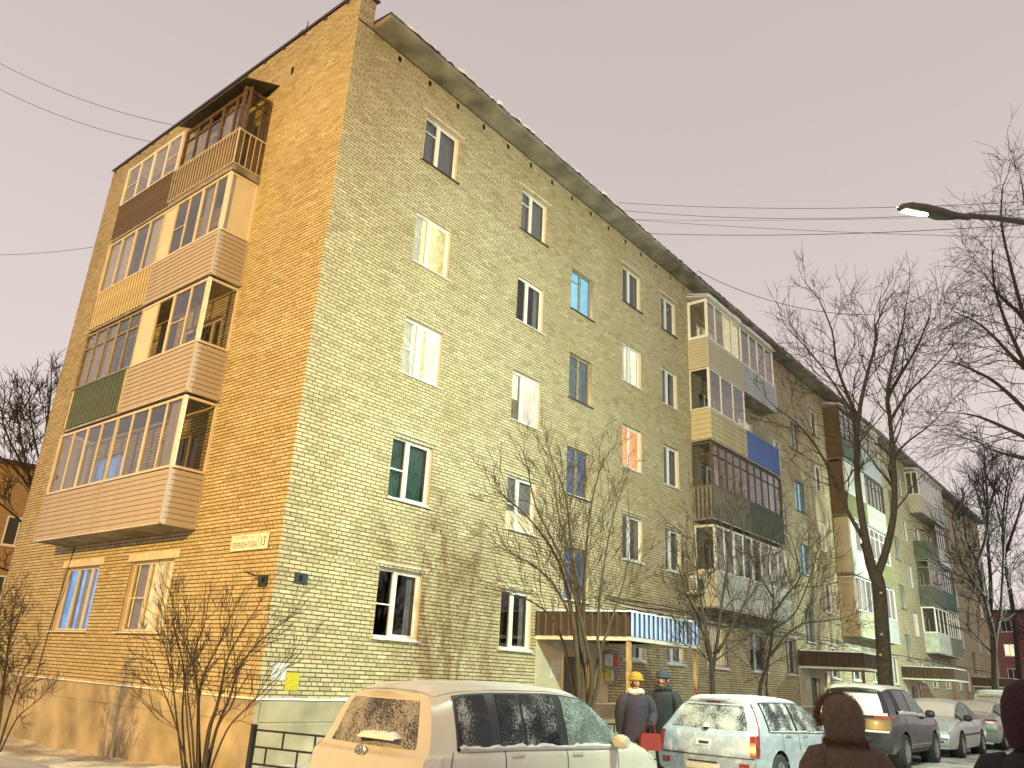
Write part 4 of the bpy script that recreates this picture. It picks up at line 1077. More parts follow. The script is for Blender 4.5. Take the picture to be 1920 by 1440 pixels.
    # snow lying on roof, bonnet and window ledges
    def snow_top(nm, x0, x1, t0, th, seed, nx=26):
        from mathutils import noise
        rows = []
        for i in range(nx+1):
            X = x0+(x1-x0)*i/nx; r = []
            for t in np.linspace(t0, 7, 9):
                p = g.P(X, float(t)); ed = min(1, i/2, (nx-i)/2, (t-t0)/.25+.05)
                h = th*(.7+.6*noise.noise(Vector((p.x*3, p.y*3, seed))))*ed
                r.append((p.x, p.y, p.z+.004+max(h, 0)))
            r += [(a_, -b_, c_+th*.2*noise.noise(Vector((a_*3, -b_*3, seed+4)))*(1 if b_ > .2 else 0)) for (a_, b_, c_) in r[-2::-1]]
            rows.append(r)
        o = patch(nm, rows, 'car_snow'); return o
    for (x0, x1, t0, th) in sp.get('snow', ()): snow_top('snow_cover', x0, x1, t0, th, x0*7)
    if sp.get('ledge'):
        rg2 = random.Random(int(x*10))
        for sg in (1, -1):
            rows = []; a, b = sp['dlo']; n = 40
            for i in range(n+1):
                X = a+.03+(b-a-.08)*i/n; p = g.P(X, 4.05); h = sp['ledge']*rg2.uniform(.5, 1.2)
                rows.append([(p.x, sg*(p.y+.02), p.z-.01), (p.x, sg*(p.y+.028), p.z+h*.5), (p.x, sg*(p.y+.005), p.z+h), (p.x, sg*(p.y-.02), p.z+h*.9)])
            patch('ledge_snow', rows, 'car_snow')
    return root, g

# (station, belt z, roof z, half width at cant rail, width factor)
MPV = dict(L=4.66, W=.905, paint='paint_cream', st=[(0, .98, 1.53, .60, .93), (.5, .99, 1.585, .635, .98), (1.25, .985, 1.625, .655, 1), (2.1, .97, 1.63, .665, 1), (2.8, .955, 1.585, .67, 1), (3.28, .95, 1.37, .69, 1), (3.75, .955, 1.09, .74, 1), (4.17, .90, .985, .70, .97), (4.48, .78, .86, .62, .92), (4.66, .68, .76, .5, .85)],
           rear=[.10, .02, 0, .05, .13, .31, .28, .26], front=[.05, 0, 0, .02, .06, .1, .1, .1], Rb=.7,
           dlo=(.44, 3.72), panes=[(.50, 1.02, 'frost_light'), (1.19, 1.56, 'frost_light'), (1.61, 2.22, 'frost_light'), (2.38, 3.5, 'mist_glass')], gaps=[.37, 1.2, 2.32, 3.4], handles=[1.42, 2.54], mirror=3.34, wheels=(.92, 3.75), wr=.32,
           rglass=(.80, 4.1, 4.93, 'frost_heavy'), wscreen=(2.9, 3.7, 'frost_full'), snow=[(.1, 2.85, 5.15, .022), (3.8, 4.5, 5.2, .02)], ledge=.05,
           extra=[('tail_light', 'side', (0.0, .22, 2.35, 3.6, .008), 'tail_clear'), ('number_plate', 'cap', (-.28, .28, 1.5, 1.95, .01, -1), 'reg_plate'), ('bumper_seam', 'cap', (-.98, .98, 1.33, 1.36, .004, -1), 'car_plastic'), ('head_light', 'side', (4.25, 4.58, 3.1, 3.9, .008), 'head_glass')])
WAG = dict(L=4.52, W=.885, paint='paint_silver', st=[(0, .93, 1.40, .56, .95), (.5, .94, 1.44, .60, .985), (1.2, .93, 1.455, .62, 1), (2.0, .915, 1.45, .63, 1), (2.5, .90, 1.385, .63, 1), (2.95, .90, 1.17, .66, 1), (3.3, .90, 1.0, .70, 1), (3.9, .84, .92, .66, .96), (4.3, .74, .80, .58, .90), (4.52, .64, .70, .48, .84)],
           rear=[.12, .02, 0, .06, .12, .46, .42, .40], front=[.05, 0, 0, .02, .06, .1, .1, .1],
           dlo=(.5, 3.22), panes=[(.56, 1.0, 'frost_mid'), (1.03, 1.62, 'frost_mid'), (1.72, 3.02, 'frost_mid')], gaps=[1.0, 1.68, 2.85], handles=[1.22, 1.95], mirror=2.85, wheels=(.86, 3.5), wr=.31,
           rglass=(.84, 4.08, 4.9, 'frost_heavy'), wscreen=(2.55, 3.25, 'frost_full'), snow=[(.12, 2.5, 5.1, .022), (3.4, 4.4, 5.2, .02)], ledge=.02,
           extra=[('tail_light', 'side', (0.0, .12, 1.9, 3.35, .010), 'tail_red'), ('tail_light_upper', 'side', (0.0, .07, 3.4, 4.75, .010), 'tail_clear'), ('tail_light_edge', 'side', (0.07, .13, 3.36, 5.0, .010), 'tail_red'), ('tail_light', 'cap', (.90, 1.0, 1.9, 3.35, .008, -1), 'tail_red'), ('tail_light', 'cap', (-1.0, -.90, 1.9, 3.35, .008, -1), 'tail_red'),
                  ('brake_light', 'cap', (-.27, .27, 5.12, 5.5, .03, -1), 'tail_red'), ('spoiler', 'cap', (-.9, .9, 4.94, 5.1, .05, -1), 'paint_silver'), ('handle_recess', 'cap', (-.16, .16, 2.35, 2.68, .006, -1), 'paint_white'), ('handle_bar', 'cap', (-.11, .1, 2.42, 2.56, .012, -1), 'car_plastic'), ('bumper_seam', 'cap', (-.98, .98, 1.78, 1.83, .006, -1), 'car_plastic'),
                  ('bumper', 'cap', (-1.0, 1.0, .6, 1.74, .045, -1), 'paint_silver'), ('reflector', 'cap', (-.9, -.72, 1.1, 1.5, .052, -1), 'tail_red'), ('reflector', 'cap', (.72, .9, 1.1, 1.5, .052, -1), 'tail_red'), ('number_plate', 'cap', (-.35, .35, .9, 1.35, .052, -1), 'reg_plate'), ('plate_light_bar', 'cap', (-.3, .3, 1.38, 1.48, .055, -1), 'car_plastic')])
SUV = dict(L=4.43, W=.905, paint='paint_dark', sill=.30, st=[(0, 1.08, 1.60, .58, .94), (.5, 1.09, 1.65, .62, .98), (1.2, 1.08, 1.68, .64, 1), (2.0, 1.06, 1.67, .65, 1), (2.5, 1.04, 1.60, .655, 1), (2.95, 1.03, 1.36, .68, 1), (3.3, 1.03, 1.14, .72, 1), (3.9, .98, 1.06, .68, .97), (4.25, .86, .94, .60, .92), (4.43, .76, .84, .5, .87)],
           rear=[.10, .02, 0, .04, .10, .45, .42, .40], front=[.05, 0, 0, .02, .06, .1, .1, .1], dlo=(.5, 3.2), panes=[(.85, 1.6, 'frost_light'), (1.7, 2.95, 'mist_glass')], gaps=[1.0, 1.66, 2.8], handles=[1.2, 2.0], handle_m='chrome', mirror=2.85, mirror_m='car_plastic', wheels=(.86, 3.46), wr=.345,
           rglass=(.84, 4.1, 4.92, 'frost_full'), wscreen=(2.55, 3.25, 'frost_full'), snow=[(.1, 2.55, 5.05, .035), (3.4, 4.3, 5.2, .03)], ledge=.07,
           extra=[('tail_light', 'side', (0.0, .26, 2.9, 3.6, .010), 'tail_orange'), ('tail_light', 'cap', (.62, 1.0, 2.9, 3.6, .008, -1), 'tail_orange'), ('tail_light', 'cap', (-1, -.62, 2.9, 3.6, .008, -1), 'tail_orange'), ('spoiler', 'cap', (-.92, .92, 4.93, 5.2, .07, -1), 'car_plastic'), ('tailgate_snow', 'cap', (-.95, .95, 3.62, 4.12, .012, -1), 'car_snow'),
                  ('bumper_snow', 'cap', (-.95, .95, 1.95, 2.1, .03, -1), 'car_snow'), ('side_trim', 'side', (.5, 3.9, .05, .5, .012), 'car_plastic'), ('trim_line', 'side', (1.25, 3.0, 1.0, 1.12, .012), 'chrome')])
SEDST = [(0, .92, 1.0, .60, .94), (.55, .94, 1.05, .62, .98), (.95, .935, 1.24, .60, 1), (1.5, .925, 1.42, .60, 1), (2.2, .91, 1.44, .615, 1), (2.6, .90, 1.37, .62, 1), (3.05, .90, 1.14, .65, 1), (3.4, .90, .985, .69, 1), (4.0, .84, .92, .66, .96), (4.3, .76, .82, .58, .91), (4.5, .66, .72, .5, .86)]
SED = dict(L=4.5, W=.87, paint='paint_pale', st=SEDST, rear=[.10, .02, 0, .03, .06, .1, .1, .1], front=[.06, 0, 0, .03, .08, .12, .12, .12], dlo=(.85, 3.32), panes=[(1.0, 1.75, 'mist_glass'), (1.82, 3.05, 'mist_glass')], gaps=[1.1, 1.78, 2.95], handles=[1.3, 2.1], mirror=2.98, mirror_m='car_plastic', wheels=(.88, 3.5), wr=.315, mould=True,
           rglass=(.3, 3.2, 3.3, 'car_plastic'), wscreen=(2.62, 3.36, 'frost_full'), snow=[(1.45, 2.6, 5.1, .012), (.3, .6, 5.2, .02)],
           extra=[('head_light', 'side', (4.1, 4.46, 2.95, 3.8, .008), 'head_glass'), ('head_light', 'cap', (.55, .98, 2.8, 3.7, .008, 1), 'head_glass'), ('head_light', 'cap', (-.98, -.55, 2.8, 3.7, .008, 1), 'head_glass'), ('grille', 'cap', (-.42, .42, 2.75, 3.75, .008, 1), 'car_plastic'), ('bumper', 'cap', (-1, 1, .5, 2.4, .05, 1), 'paint_pale'), ('bumper_strip', 'cap', (-.98, .98, 1.9, 2.15, .056, 1), 'car_plastic'),
                  ('fog_slot', 'cap', (.45, .85, .95, 1.4, .056, 1), 'car_plastic'), ('fog_slot', 'cap', (-.85, -.45, .95, 1.4, .056, 1), 'car_plastic'), ('air_intake', 'cap', (-.36, .36, .95, 1.4, .056, 1), 'car_plastic'), ('tail_light', 'side', (0, .25, 2.7, 3.6, .01), 'tail_red')])
SED2 = dict(SED, paint='paint_green', mould=False, wscreen=(2.62, 3.36, 'frost_full'), snow=[(1.45, 2.6, 5.1, .02), (.1, .7, 5.2, .02), (3.5, 4.3, 5.2, .02)], mirror_m='paint_green',
            extra=[('tail_light', 'side', (0, .3, 2.6, 3.6, .01), 'tail_red'), ('tail_light', 'cap', (.6, 1, 2.6, 3.6, .01, -1), 'tail_red'), ('tail_light', 'cap', (-1, -.6, 2.6, 3.6, .01, -1), 'tail_red'), ('number_plate', 'cap', (-.3, .3, 2.3, 2.8, .01, -1), 'reg_plate'), ('bumper_seam', 'cap', (-.98, .98, 1.8, 1.85, .006, -1), 'car_plastic')])
# rear screen of the saloons: on the sloping part of the roof rails
def saloon_rear_screen(root, g, x0, x1, m):
    rows = []
    for i in range(9):
        X = x0+(x1-x0)*i/8; r = []
        for t in np.linspace(5.15, 7, 9): p = g.P(X, float(t)); r.append((p.x, p.y, p.z+.006))
        r += [(a_, -b_, c_) for (a_, b_, c_) in r[-2::-1]]; rows.append(r)
    obj('rear_window', MB().grid(rows).mesh('rear_window', True), m, root)
VAN = dict(WAG, paint='paint_white', W=.9, st=[(0, 1.0, 1.72, .62, .95), (.5, 1.02, 1.80, .66, .985), (1.2, 1.02, 1.83, .68, 1), (2.0, 1.0, 1.82, .69, 1), (2.6, .99, 1.72, .69, 1), (3.0, .98, 1.4, .7, 1), (3.4, .98, 1.1, .72, 1), (3.9, .9, 1.0, .7, .97), (4.3, .8, .86, .6, .92), (4.52, .7, .76, .5, .86)], snow=[(.1, 2.6, 5.05, .05), (3.5, 4.4, 5.2, .04)],
           extra=[q for q in WAG['extra'] if q[0] in ('number_plate', 'bumper_seam')]+[('tail_light', 'side', (0.0, .1, 2.2, 3.6, .01), 'tail_red'), ('screen_snow', 'cap', (-.95, .95, 3.7, 5.0, .012, -1), 'car_snow')])

YR = -6.72+.905
m1, g1_ = car('parked_minivan', 'cream minivan with snow-crusted rear window and snow-covered wiper', 'minivan', -2.62, -5.78, 0, MPV, z=-.11)
# emblem and wiper on the tailgate of the nearest car
pe = g1_.cap(0, 3.25, -1); em = MB()
em.lathe([(.062, -.004), (.072, -.010), (.082, -.004), (.082, .0), (.062, .0)], 28, 0)
def stroke(p, q, w_=.009):
    p = Vector(p); q = Vector(q); d = (q-p).normalized(); n = Vector((0, -d.z, d.y))*w_
    em.prism([(c.y, c.z) for c in (p-n, q-n, q+n, p+n)], 0, -.009, -.001)
for p, q in (((0, -.028, .055), (0, 0, .005)), ((0, .028, .055), (0, 0, .005)), ((0, -.056, .028), (0, -.024, -.052)), ((0, -.024, -.052), (0, 0, -.006)), ((0, 0, -.006), (0, .024, -.052)), ((0, .024, -.052), (0, .056, .028))): stroke(p, q)
obj('emblem', em.mesh('emblem'), 'chrome', m1, (pe.x-.012, 0, pe.z))
pw = g1_.cap(.1, 4.22, -1)
obj('rear_wiper', MB().tube([(pw.x-.03, .08, pw.z), (pw.x-.05, -.1, pw.z+.02), (pw.x-.04, -.42, pw.z+.035)], [.02, .014, .01], 6).mesh('rear_wiper'), 'car_plastic', m1)
rows = []
for i in range(15):
    yy = .10-.54*i/14; e_ = min(1, i/1.5, (14-i)/1.5); h = (.05+.012*math.sin(i*1.7))*e_
    rows.append([(pw.x-.085, yy, pw.z+.02), (pw.x-.085, yy, pw.z+.03+h*.7), (pw.x-.05, yy, pw.z+.035+h), (pw.x+.03, yy, pw.z+.035+h*.9)])
obj('wiper_snow', MB().grid(rows).mesh('wiper_snow', True), 'snow', m1)
m2, g2_ = car('parked_wagon', 'silver station wagon with tall red tail lights and snow-covered roof', 'car', 4.28, -7.02+.885, rad(-1), WAG)
pw = g2_.cap(0, 4.12, -1)
obj('rear_wiper', MB().lathe([(0, -.05), (.035, -.05), (.04, -.0), (.03, .02), (0, .03)], 12, 0).mesh('rear_wiper', True), 'car_plastic', m2, (pw.x-.01, 0, pw.z))
obj('wiper_snow', MB().lathe([(0, .055), (.03, .05), (.05, .02), (.05, .0), (0, -.0)], 12, 2).mesh('wiper_snow', True), 'snow', m2, (pw.x-.03, 0, pw.z+.02))
car('parked_suv', 'dark grey off-roader with orange tail light and thick snow on its tailgate', 'car', 10.9, -7.25+.905, rad(0), SUV)
car('parked_sedan', 'pale silver saloon facing the other way with frosted windscreen and black mirror', 'car', 20.55, -7.3+.87, rad(180), SED)
r5, g5 = car('parked_sedan', 'pale green saloon with frosted rear window and dark red tail light', 'car', 22.1, -7.35+.87, rad(0), SED2); saloon_rear_screen(r5, g5, .72, 1.42, 'frost_full')
rr, gg = car('parked_sedan', 'near-black car at the kerb by the gable, cut off by the picture edge', 'car', -10.0, -7.2+.87, rad(0), dict(SED2, paint='paint_black', mirror_m='paint_black')); saloon_rear_screen(rr, gg, .72, 1.42, 'frost_full')
car('parked_van', 'white tall car completely covered with snow', 'car', 28.4, -7.1+.9, rad(0), VAN)
rr, gg = car('parked_sedan', 'dark red saloon beyond the snow-covered white car', 'car', 34.5, -7.4+.87, rad(0), dict(SED2, paint='paint_red', mirror_m='paint_red')); saloon_rear_screen(rr, gg, .72, 1.42, 'frost_full')

# ================================================================ low metal fences
def fence(label, p0, p1, hgt=.78, nsec=1, brick=True):
    p0 = Vector((p0[0], p0[1], 0)); p1 = Vector((p1[0], p1[1], 0)); d = (p1-p0); Lf = d.length; d.normalize(); ang = math.atan2(d.y, d.x)
    z0 = ground_z(p0.x, p0.y); z1 = ground_z(p1.x, p1.y)
    root = empty('metal_fence', (p0.x, p0.y, z0), ang); tag(root, label, 'fence', 'low black metal fences')
    sl = (z1-z0)/Lf; n = nsec; w_ = Lf/n
    for k in range(n+1):
        u = k*w_; obj('post', MB().box((-.03, -.03, -.1), (.03, .03, hgt+.06)).mesh('post'), 'black_metal', root, (u, 0, u*sl))
    for k in range(n):
        for q, f in enumerate((1.0, .75, .5, .25)):
            a = (k*w_+.03, k*w_+w_-.03); za, zb = hgt*f+a[0]*sl, hgt*f+a[1]*sl
            obj('rail', MB().prism([(a[0], za-.012), (a[1], zb-.012), (a[1], zb+.012), (a[0], za+.012)], 1, -.015, .015).mesh('rail'), 'black_metal', root)
            if q < 3:
                m = 3; off = 0 if q % 2 == 0 else .5
                for j in range(1, m+1):
                    u = k*w_+(j-off)*w_/m
                    if k*w_+.1 < u < (k+1)*w_-.1:
                        obj('bar', MB().box((-.009, -.009, 0), (.009, .009, hgt*.25-.024)).mesh('bar'), 'black_metal', root, (u, 0, hgt*(f-.25)+.012+u*sl))
    return root
fence('low black metal fence panel with brick-pattern bars between corner and minivan', (-1.85, -2.75), (-1.55, -4.3), .80, 1)
fence('long low black metal fence on the snow behind the minivan and wagon', (0.9, -4.2), (10.5, -4.2), .86, 6)

# ================================================================ bare trees and shrubs
class Tree:
    def __init__(s, seed, minr=.006): s.rng = random.Random(seed); s.wood = MB(); s.twig = MB(); s.minr = minr; s.count = 0
    def limb(s, mb, pts, r0, r1, n=8):
        k = len(pts)-1; s_ = [r0+(r1-r0)*(i/k)**.8 for i in range(k+1)]
        mb.tube(pts, s_, n, cap=False)
    def grow(s, p, d, ln, r, depth, up=.15, spread=.8, kids=4, wob=.22, droop=0.0):
        if s.count > 9000: return
        s.count += 1
        rng = s.rng; n = 5 if depth > 0 else 3; pts = [Vector(p)]; d = Vector(d).normalized(); step = ln/n; dirs = [d]
        for i in range(n):
            d = (d+Vector((rng.gauss(0, wob), rng.gauss(0, wob), rng.gauss(0, wob)))*.5+Vector((0, 0, up*(.6 if depth else .9)-droop))*.35).normalized()
            pts.append(pts[-1]+d*step); dirs.append(d)
        r1 = max(r*.38, s.minr*.7)
        s.limb(s.twig if depth < 3 else s.wood, pts, max(r, s.minr), r1, 6 if depth >= 2 else (4 if depth == 1 else 3))
        if depth <= 0: return
        for k in range(kids):
            t = rng.uniform(.25, 1.0) if k else 1.0
            f = t*n; i = min(int(f), n-1); q = pts[i].lerp(pts[i+1], f-i); dd = dirs[i+1]
            side = Vector((rng.gauss(0, 1), rng.gauss(0, 1), rng.gauss(0, 1))); side = (side-dd*side.dot(dd)).normalized()
            a = spread*rng.uniform(.5, 1.15)*(1 if k else .35)
            s.grow(q, dd*math.cos(a)+side*math.sin(a), ln*rng.uniform(.5, .75), r*(.42+.2*rng.random()), depth-1, up, spread, kids, wob, droop)
    def stem(s, pts, r0, r1, every=.5, blen=1.2, depth=2, start=.25, up=.2, spread=.9, kids=4, mb=None, n=10, droop=0.0, brf=.4):
        """a traced limb that sends out side branches"""
        P = [Vector(p) for p in pts]; Q = []
        for i in range(len(P)-1):
            a = P[max(i-1, 0)]; b = P[i]; c = P[i+1]; e = P[min(i+2, len(P)-1)]
            for k in range(4):
                t = k/4; Q.append(.5*((2*b)+(c-a)*t+(2*a-5*b+4*c-e)*t*t+(3*b-a-3*c+e)*t**3))
        Q.append(P[-1])
        s.limb(mb or s.wood, Q, r0, r1, n)
        tot = sum((Q[i+1]-Q[i]).length for i in range(len(Q)-1)); nb = int(tot*(1-start)/every); rng = s.rng
        for k in range(nb):
            t = start+(1-start)*(k+rng.random())/nb; f = t*(len(Q)-1); i = min(int(f), len(Q)-2); q = Q[i].lerp(Q[i+1], f-i); dd = (Q[i+1]-Q[i]).normalized()
            side = Vector((rng.gauss(0, 1), rng.gauss(0, 1), rng.gauss(0, 1))); side = (side-dd*side.dot(dd)).normalized(); a = spread*rng.uniform(.6, 1.1)
            rr = (r0+(r1-r0)*t)*brf
            s.grow(q, dd*math.cos(a)+side*math.sin(a), blen*rng.uniform(.6, 1.25)*(1.15-.5*t), max(rr, s.minr), depth, up, spread, kids, droop=droop)
        e = Q[-1]; s.grow(e, (Q[-1]-Q[-2]), blen*.8, max(r1, s.minr), depth, up, spread, kids, droop=droop)
    def finish(s, name, label, cat, base, bark='bark', group=None):
        root = empty(name, base); tag(root, label, cat, group); B = Vector(base)
        for nm, mb in (('trunk' if cat == 'tree' else 'stems', s.wood), ('crown', s.twig)):
            if not mb.v: continue
            mb.v = [(v[0]-B.x, v[1]-B.y, v[2]-B.z) for v in mb.v]
            obj(nm, mb.mesh(nm, True), bark, root)
        return root
def px(base, pts, rng=None, jit=0.0):
    f = facing(base); o = []
    b = np.array(base); n = b-CAM; n[2] = 0; n /= np.linalg.norm(n)
    dep = 0.0
    for i, (u, v) in enumerate(pts):
        if rng and i: dep += rng.uniform(-jit, jit)
        d = ray(u, v); k = np.dot(b-CAM, n)+dep; o.append(CAM+d*(k/np.dot(d, n)))
    return o

# tall street tree behind the parked cars
b = on_front(1660, 1292, -5.25); base = (b[0], b[1], ground_z(b[0], b[1])-.1); T = Tree(11, .007); R_ = T.rng
tr = px(base, [(1664, 1345), (1661, 1290), (1654, 1180), (1648, 1100), (1640, 1075)])
T.stem(tr, .23, .19, 99, start=.9, depth=0, n=14)
L1 = px(base, [(1640, 1085), (1625, 1020), (1612, 940), (1606, 860), (1610, 780), (1624, 710), (1640, 650), (1642, 610)], R_, .35)
T.stem(L1, .15, .03, .34, 1.7, 3, .3, kids=3, spread=.8)
L2 = px(base, [(1642, 1085), (1662, 1030), (1676, 960), (1676, 880), (1670, 800), (1664, 740), (1672, 690), (1688, 630)], R_, .4)
T.stem(L2, .14, .03, .34, 1.7, 3, .3, kids=3, spread=.8)
T.stem(px(base, [(1622, 1015), (1590, 960), (1560, 890), (1525, 830), (1490, 790), (1462, 770)], R_, .4), .075, .018, .4, 1.5, 2, .2, kids=4)
T.stem(px(base, [(1610, 790), (1585, 730), (1568, 680), (1560, 620), (1535, 560)], R_, .5), .07, .018, .35, 1.7, 2, .15, kids=5)
T.stem(px(base, [(1612, 800), (1590, 760), (1550, 700), (1510, 650), (1480, 620)], R_, .6), .05, .014, .4, 1.3, 2, .15, kids=4)
T.stem(px(base, [(1664, 745), (1690, 700), (1720, 650), (1740, 600)], R_, .5), .07, .018, .35, 1.7, 2, .15, kids=5)
T.stem(px(base, [(1668, 790), (1700, 740), (1740, 700), (1778, 660)], R_, .5), .055, .014, .35, 1.5, 2, .15, kids=5)
T.stem(px(base, [(1674, 860), (1700, 830), (1740, 800), (1770, 770)], R_, .5), .045, .012, .4, 1.2, 2, .15, kids=4)
T.stem(px(base, [(1676, 960), (1700, 930), (1720, 900), (1750, 880)], R_, .4), .03, .01, .5, .8, 1, .2)
T.stem(px(base, [(1600, 880), (1585, 905), (1565, 905), (1545, 895)], R_, .3), .03, .01, .5, .8, 1, .2)
st = T.finish('street_tree', 'tall bare forked street tree with dark trunk behind the off-roader', 'tree', base)
for (u, v, r) in ((1653, 1190, .05), (1651, 1228, .045), (1652, 1113, .045)):
    p = Vector(on_front(u, v, -5.25-.2)); n_ = (Vector(CAM)-p).normalized()
    q = Vector(base); c = Vector((q.x+(Vector(tr[2]).x-tr[2][0]), 0, 0))
    f = facing(base)(u, v); f = Vector(f)+Vector((n_.x, n_.y, 0)).normalized()*.19
    obj('pruning_scar', MB().lathe([(0, .02), (r*.7, .018), (r, -.03)], 10, 1).mesh('pruning_scar', True), 'cut_wood', st, f-Vector(base), math.atan2(n_.y, n_.x)-math.pi/2)

# crown reaching in from the right
f = on_front(1990, 800, -9.6); base = (float(f[0])+1.2, -9.6, .1); T = Tree(23, .006); R_ = T.rng
d_ = ray(2068, 1300); base = (float(CAM[0]+d_[0]/math.hypot(d_[0], d_[1])*26), float(CAM[1]+d_[1]/math.hypot(d_[0], d_[1])*26), 0); base = (base[0], base[1], ground_z(base[0], base[1])-.1)
T.stem(px(base, [(2075, 1400), (2065, 1150), (2050, 900)]), .26, .2, 99, start=.9, depth=0)
for tr_ in ([(2050, 920), (1990, 760), (1935, 640), (1900, 520), (1878, 420), (1880, 350)], [(2050, 930), (1960, 740), (1890, 660), (1840, 610), (1800, 590)], [(2050, 940), (1950, 800), (1870, 720), (1815, 690), (1790, 680)],
            [(2050, 950), (1950, 840), (1880, 800), (1830, 780), (1800, 775)], [(2050, 920), (2000, 700), (1960, 540), (1930, 420), (1915, 340)], [(1990, 800), (1930, 700), (1870, 560), (1860, 470)], [(2000, 860), (1930, 860), (1880, 850), (1850, 840)], [(1980, 720), (1920, 600), (1880, 560), (1850, 520)]):
    T.stem(px(base, tr_, R_, .5), .10, .014, .34, 1.6, 2, .25, kids=4, up=.05, droop=.10, spread=.85, brf=.28)
T.finish('street_tree', 'bare spreading tree crown beside the glowing street lamp', 'tree', base)

# multi-stemmed shrub-tree in front of the first entrance
b = on_front(1092, 1300, -3.9); base = (b[0], b[1], ground_z(b[0], b[1])-.05); T = Tree(31, .005); R_ = T.rng
for tr_, r in (([(1088, 1350), (1082, 1230), (1070, 1140), (1050, 1060), (1015, 1000), (975, 955), (945, 930)], .055), ([(1092, 1350), (1090, 1240), (1080, 1120), (1070, 1010), (1060, 930), (1035, 860)], .055), ([(1096, 1350), (1094, 1240), (1095, 1120), (1100, 1020), (1110, 940), (1125, 880)], .05),
               ([(1100, 1350), (1110, 1270), (1095, 1190), (1075, 1110), (1045, 1030), (1005, 950), (990, 880)], .05), ([(1104, 1350), (1125, 1260), (1120, 1180), (1130, 1080), (1145, 990), (1165, 920)], .04), ([(1086, 1350), (1060, 1220), (1035, 1160), (1000, 1130), (960, 1115)], .035), ([(1090, 1350), (1120, 1240), (1150, 1150), (1170, 1090), (1180, 1030)], .03),
               ([(1094, 1350), (1075, 1180), (1040, 1100), (1000, 1060), (960, 1040)], .035), ([(1092, 1345), (1085, 1100), (1050, 980), (1040, 900)], .03)):
    T.stem(px(base, tr_, R_, .14), r, .009, .17, .75, 2, .35, kids=3, spread=.7, up=.25, brf=.35)
T.finish('bare_shrub', 'many-stemmed bare shrub in front of the ribbed entrance canopy', 'shrub', base, 'bark_shrub')
# two crooked little trees under the first balconies
for (u0_, seed, trs, lab) in ((1340, 41, [([(1338, 1345), (1335, 1270), (1332, 1230), (1322, 1170), (1312, 1110), (1305, 1050), (1300, 980)], .07), ([(1336, 1260), (1345, 1200), (1352, 1140), (1362, 1070), (1370, 1000), (1375, 960)], .05), ([(1345, 1225), (1370, 1180), (1400, 1120), (1410, 1060)], .035), ([(1334, 1250), (1310, 1160), (1285, 1110), (1275, 1070)], .035), ([(1340, 1240), (1372, 1215), (1400, 1195)], .02)], 'crooked bare sapling with forked trunk behind the station wagon'),
                              (1435, 43, [([(1428, 1345), (1425, 1290), (1437, 1250), (1447, 1200), (1448, 1150), (1450, 1110), (1440, 1060), (1450, 1000)], .06), ([(1445, 1350), (1437, 1290), (1440, 1255)], .05), ([(1445, 1230), (1470, 1195), (1505, 1170), (1540, 1165), (1575, 1160)], .04), ([(1448, 1150), (1480, 1110), (1500, 1080), (1490, 1030)], .035), ([(1449, 1120), (1420, 1070), (1400, 1020), (1390, 980)], .03), ([(1450, 1180), (1490, 1150), (1520, 1080), (1530, 1040)], .025)], 'twisted bare sapling with two stems in front of the pale balcony')):
    b = on_front(u0_, 1300, -3.6); base = (b[0], b[1], ground_z(b[0], b[1])-.05); T = Tree(seed, .006); R_ = T.rng
    for tr_, r in trs: T.stem(px(base, tr_, R_, .2), r, .012, .17, .9, 2, .25, kids=4, spread=.8, up=.25, brf=.35)
    T.finish('bare_sapling', lab, 'tree', base)
# shrub at the corner and thicket by the yard end of the gable
b = on_gable(372, 1440, -1.75); base = (b[0], b[1], ground_z(b[0], b[1])-.05); T = Tree(51, .004); R_ = T.rng
for tr_, r in (([(345, 1460), (335, 1380), (325, 1290), (322, 1240), (310, 1160)], .018), ([(350, 1460), (342, 1350), (345, 1260), (330, 1190), (320, 1150)], .02), ([(370, 1460), (372, 1360), (370, 1290), (360, 1240), (340, 1190)], .035), ([(375, 1460), (372, 1330), (380, 1270), (405, 1220), (432, 1160)], .03), ([(380, 1460), (392, 1370), (405, 1330), (415, 1290), (425, 1240), (450, 1190), (475, 1150)], .04),
               ([(385, 1460), (405, 1370), (430, 1310), (450, 1250), (490, 1200), (540, 1160)], .03), ([(390, 1455), (425, 1370), (460, 1330), (500, 1290), (550, 1240)], .018), ([(365, 1455), (360, 1370), (352, 1300), (355, 1250), (380, 1180)], .018), ([(380, 1450), (410, 1360), (440, 1310), (440, 1240), (435, 1180)], .018), ([(355, 1455), (330, 1360), (305, 1290), (290, 1240)], .014), ([(360, 1455), (350, 1340), (348, 1280), (352, 1220), (350, 1160)], .014)):
    T.stem(px(base, tr_, R_, .12), r, .005, .16, .5, 2, .25, kids=3, spread=.6, up=.25, brf=.35)
T.finish('bare_shrub', 'many-stemmed bare shrub standing before the building corner', 'shrub', base, 'bark_shrub')
b = on_gable(20, 1395, -2.6); base = (b[0], b[1], ground_z(b[0], b[1])-.05); T = Tree(61, .004); R_ = T.rng
for tr_, r in (([(-15, 1410), (0, 1330), (10, 1250), (20, 1180), (28, 1130)], .03), ([(-5, 1410), (20, 1330), (40, 1270), (62, 1220)], .022), ([(-20, 1410), (-25, 1300), (-10, 1200), (5, 1130)], .03), ([(-40, 1410), (-45, 1300), (-30, 1180)], .03), ([(0, 1410), (30, 1350), (50, 1330), (75, 1310)], .016), ([(-10, 1410), (5, 1320), (15, 1220), (35, 1160)], .022)):
    T.stem(px(base, tr_, R_, .2), r, .006, .09, .36, 2, .3, kids=4, spread=.8, up=.2, brf=.4)
T.finish('bare_shrub', 'dense brown thicket beside the gable end near the yard', 'shrub', base, 'bark_shrub')
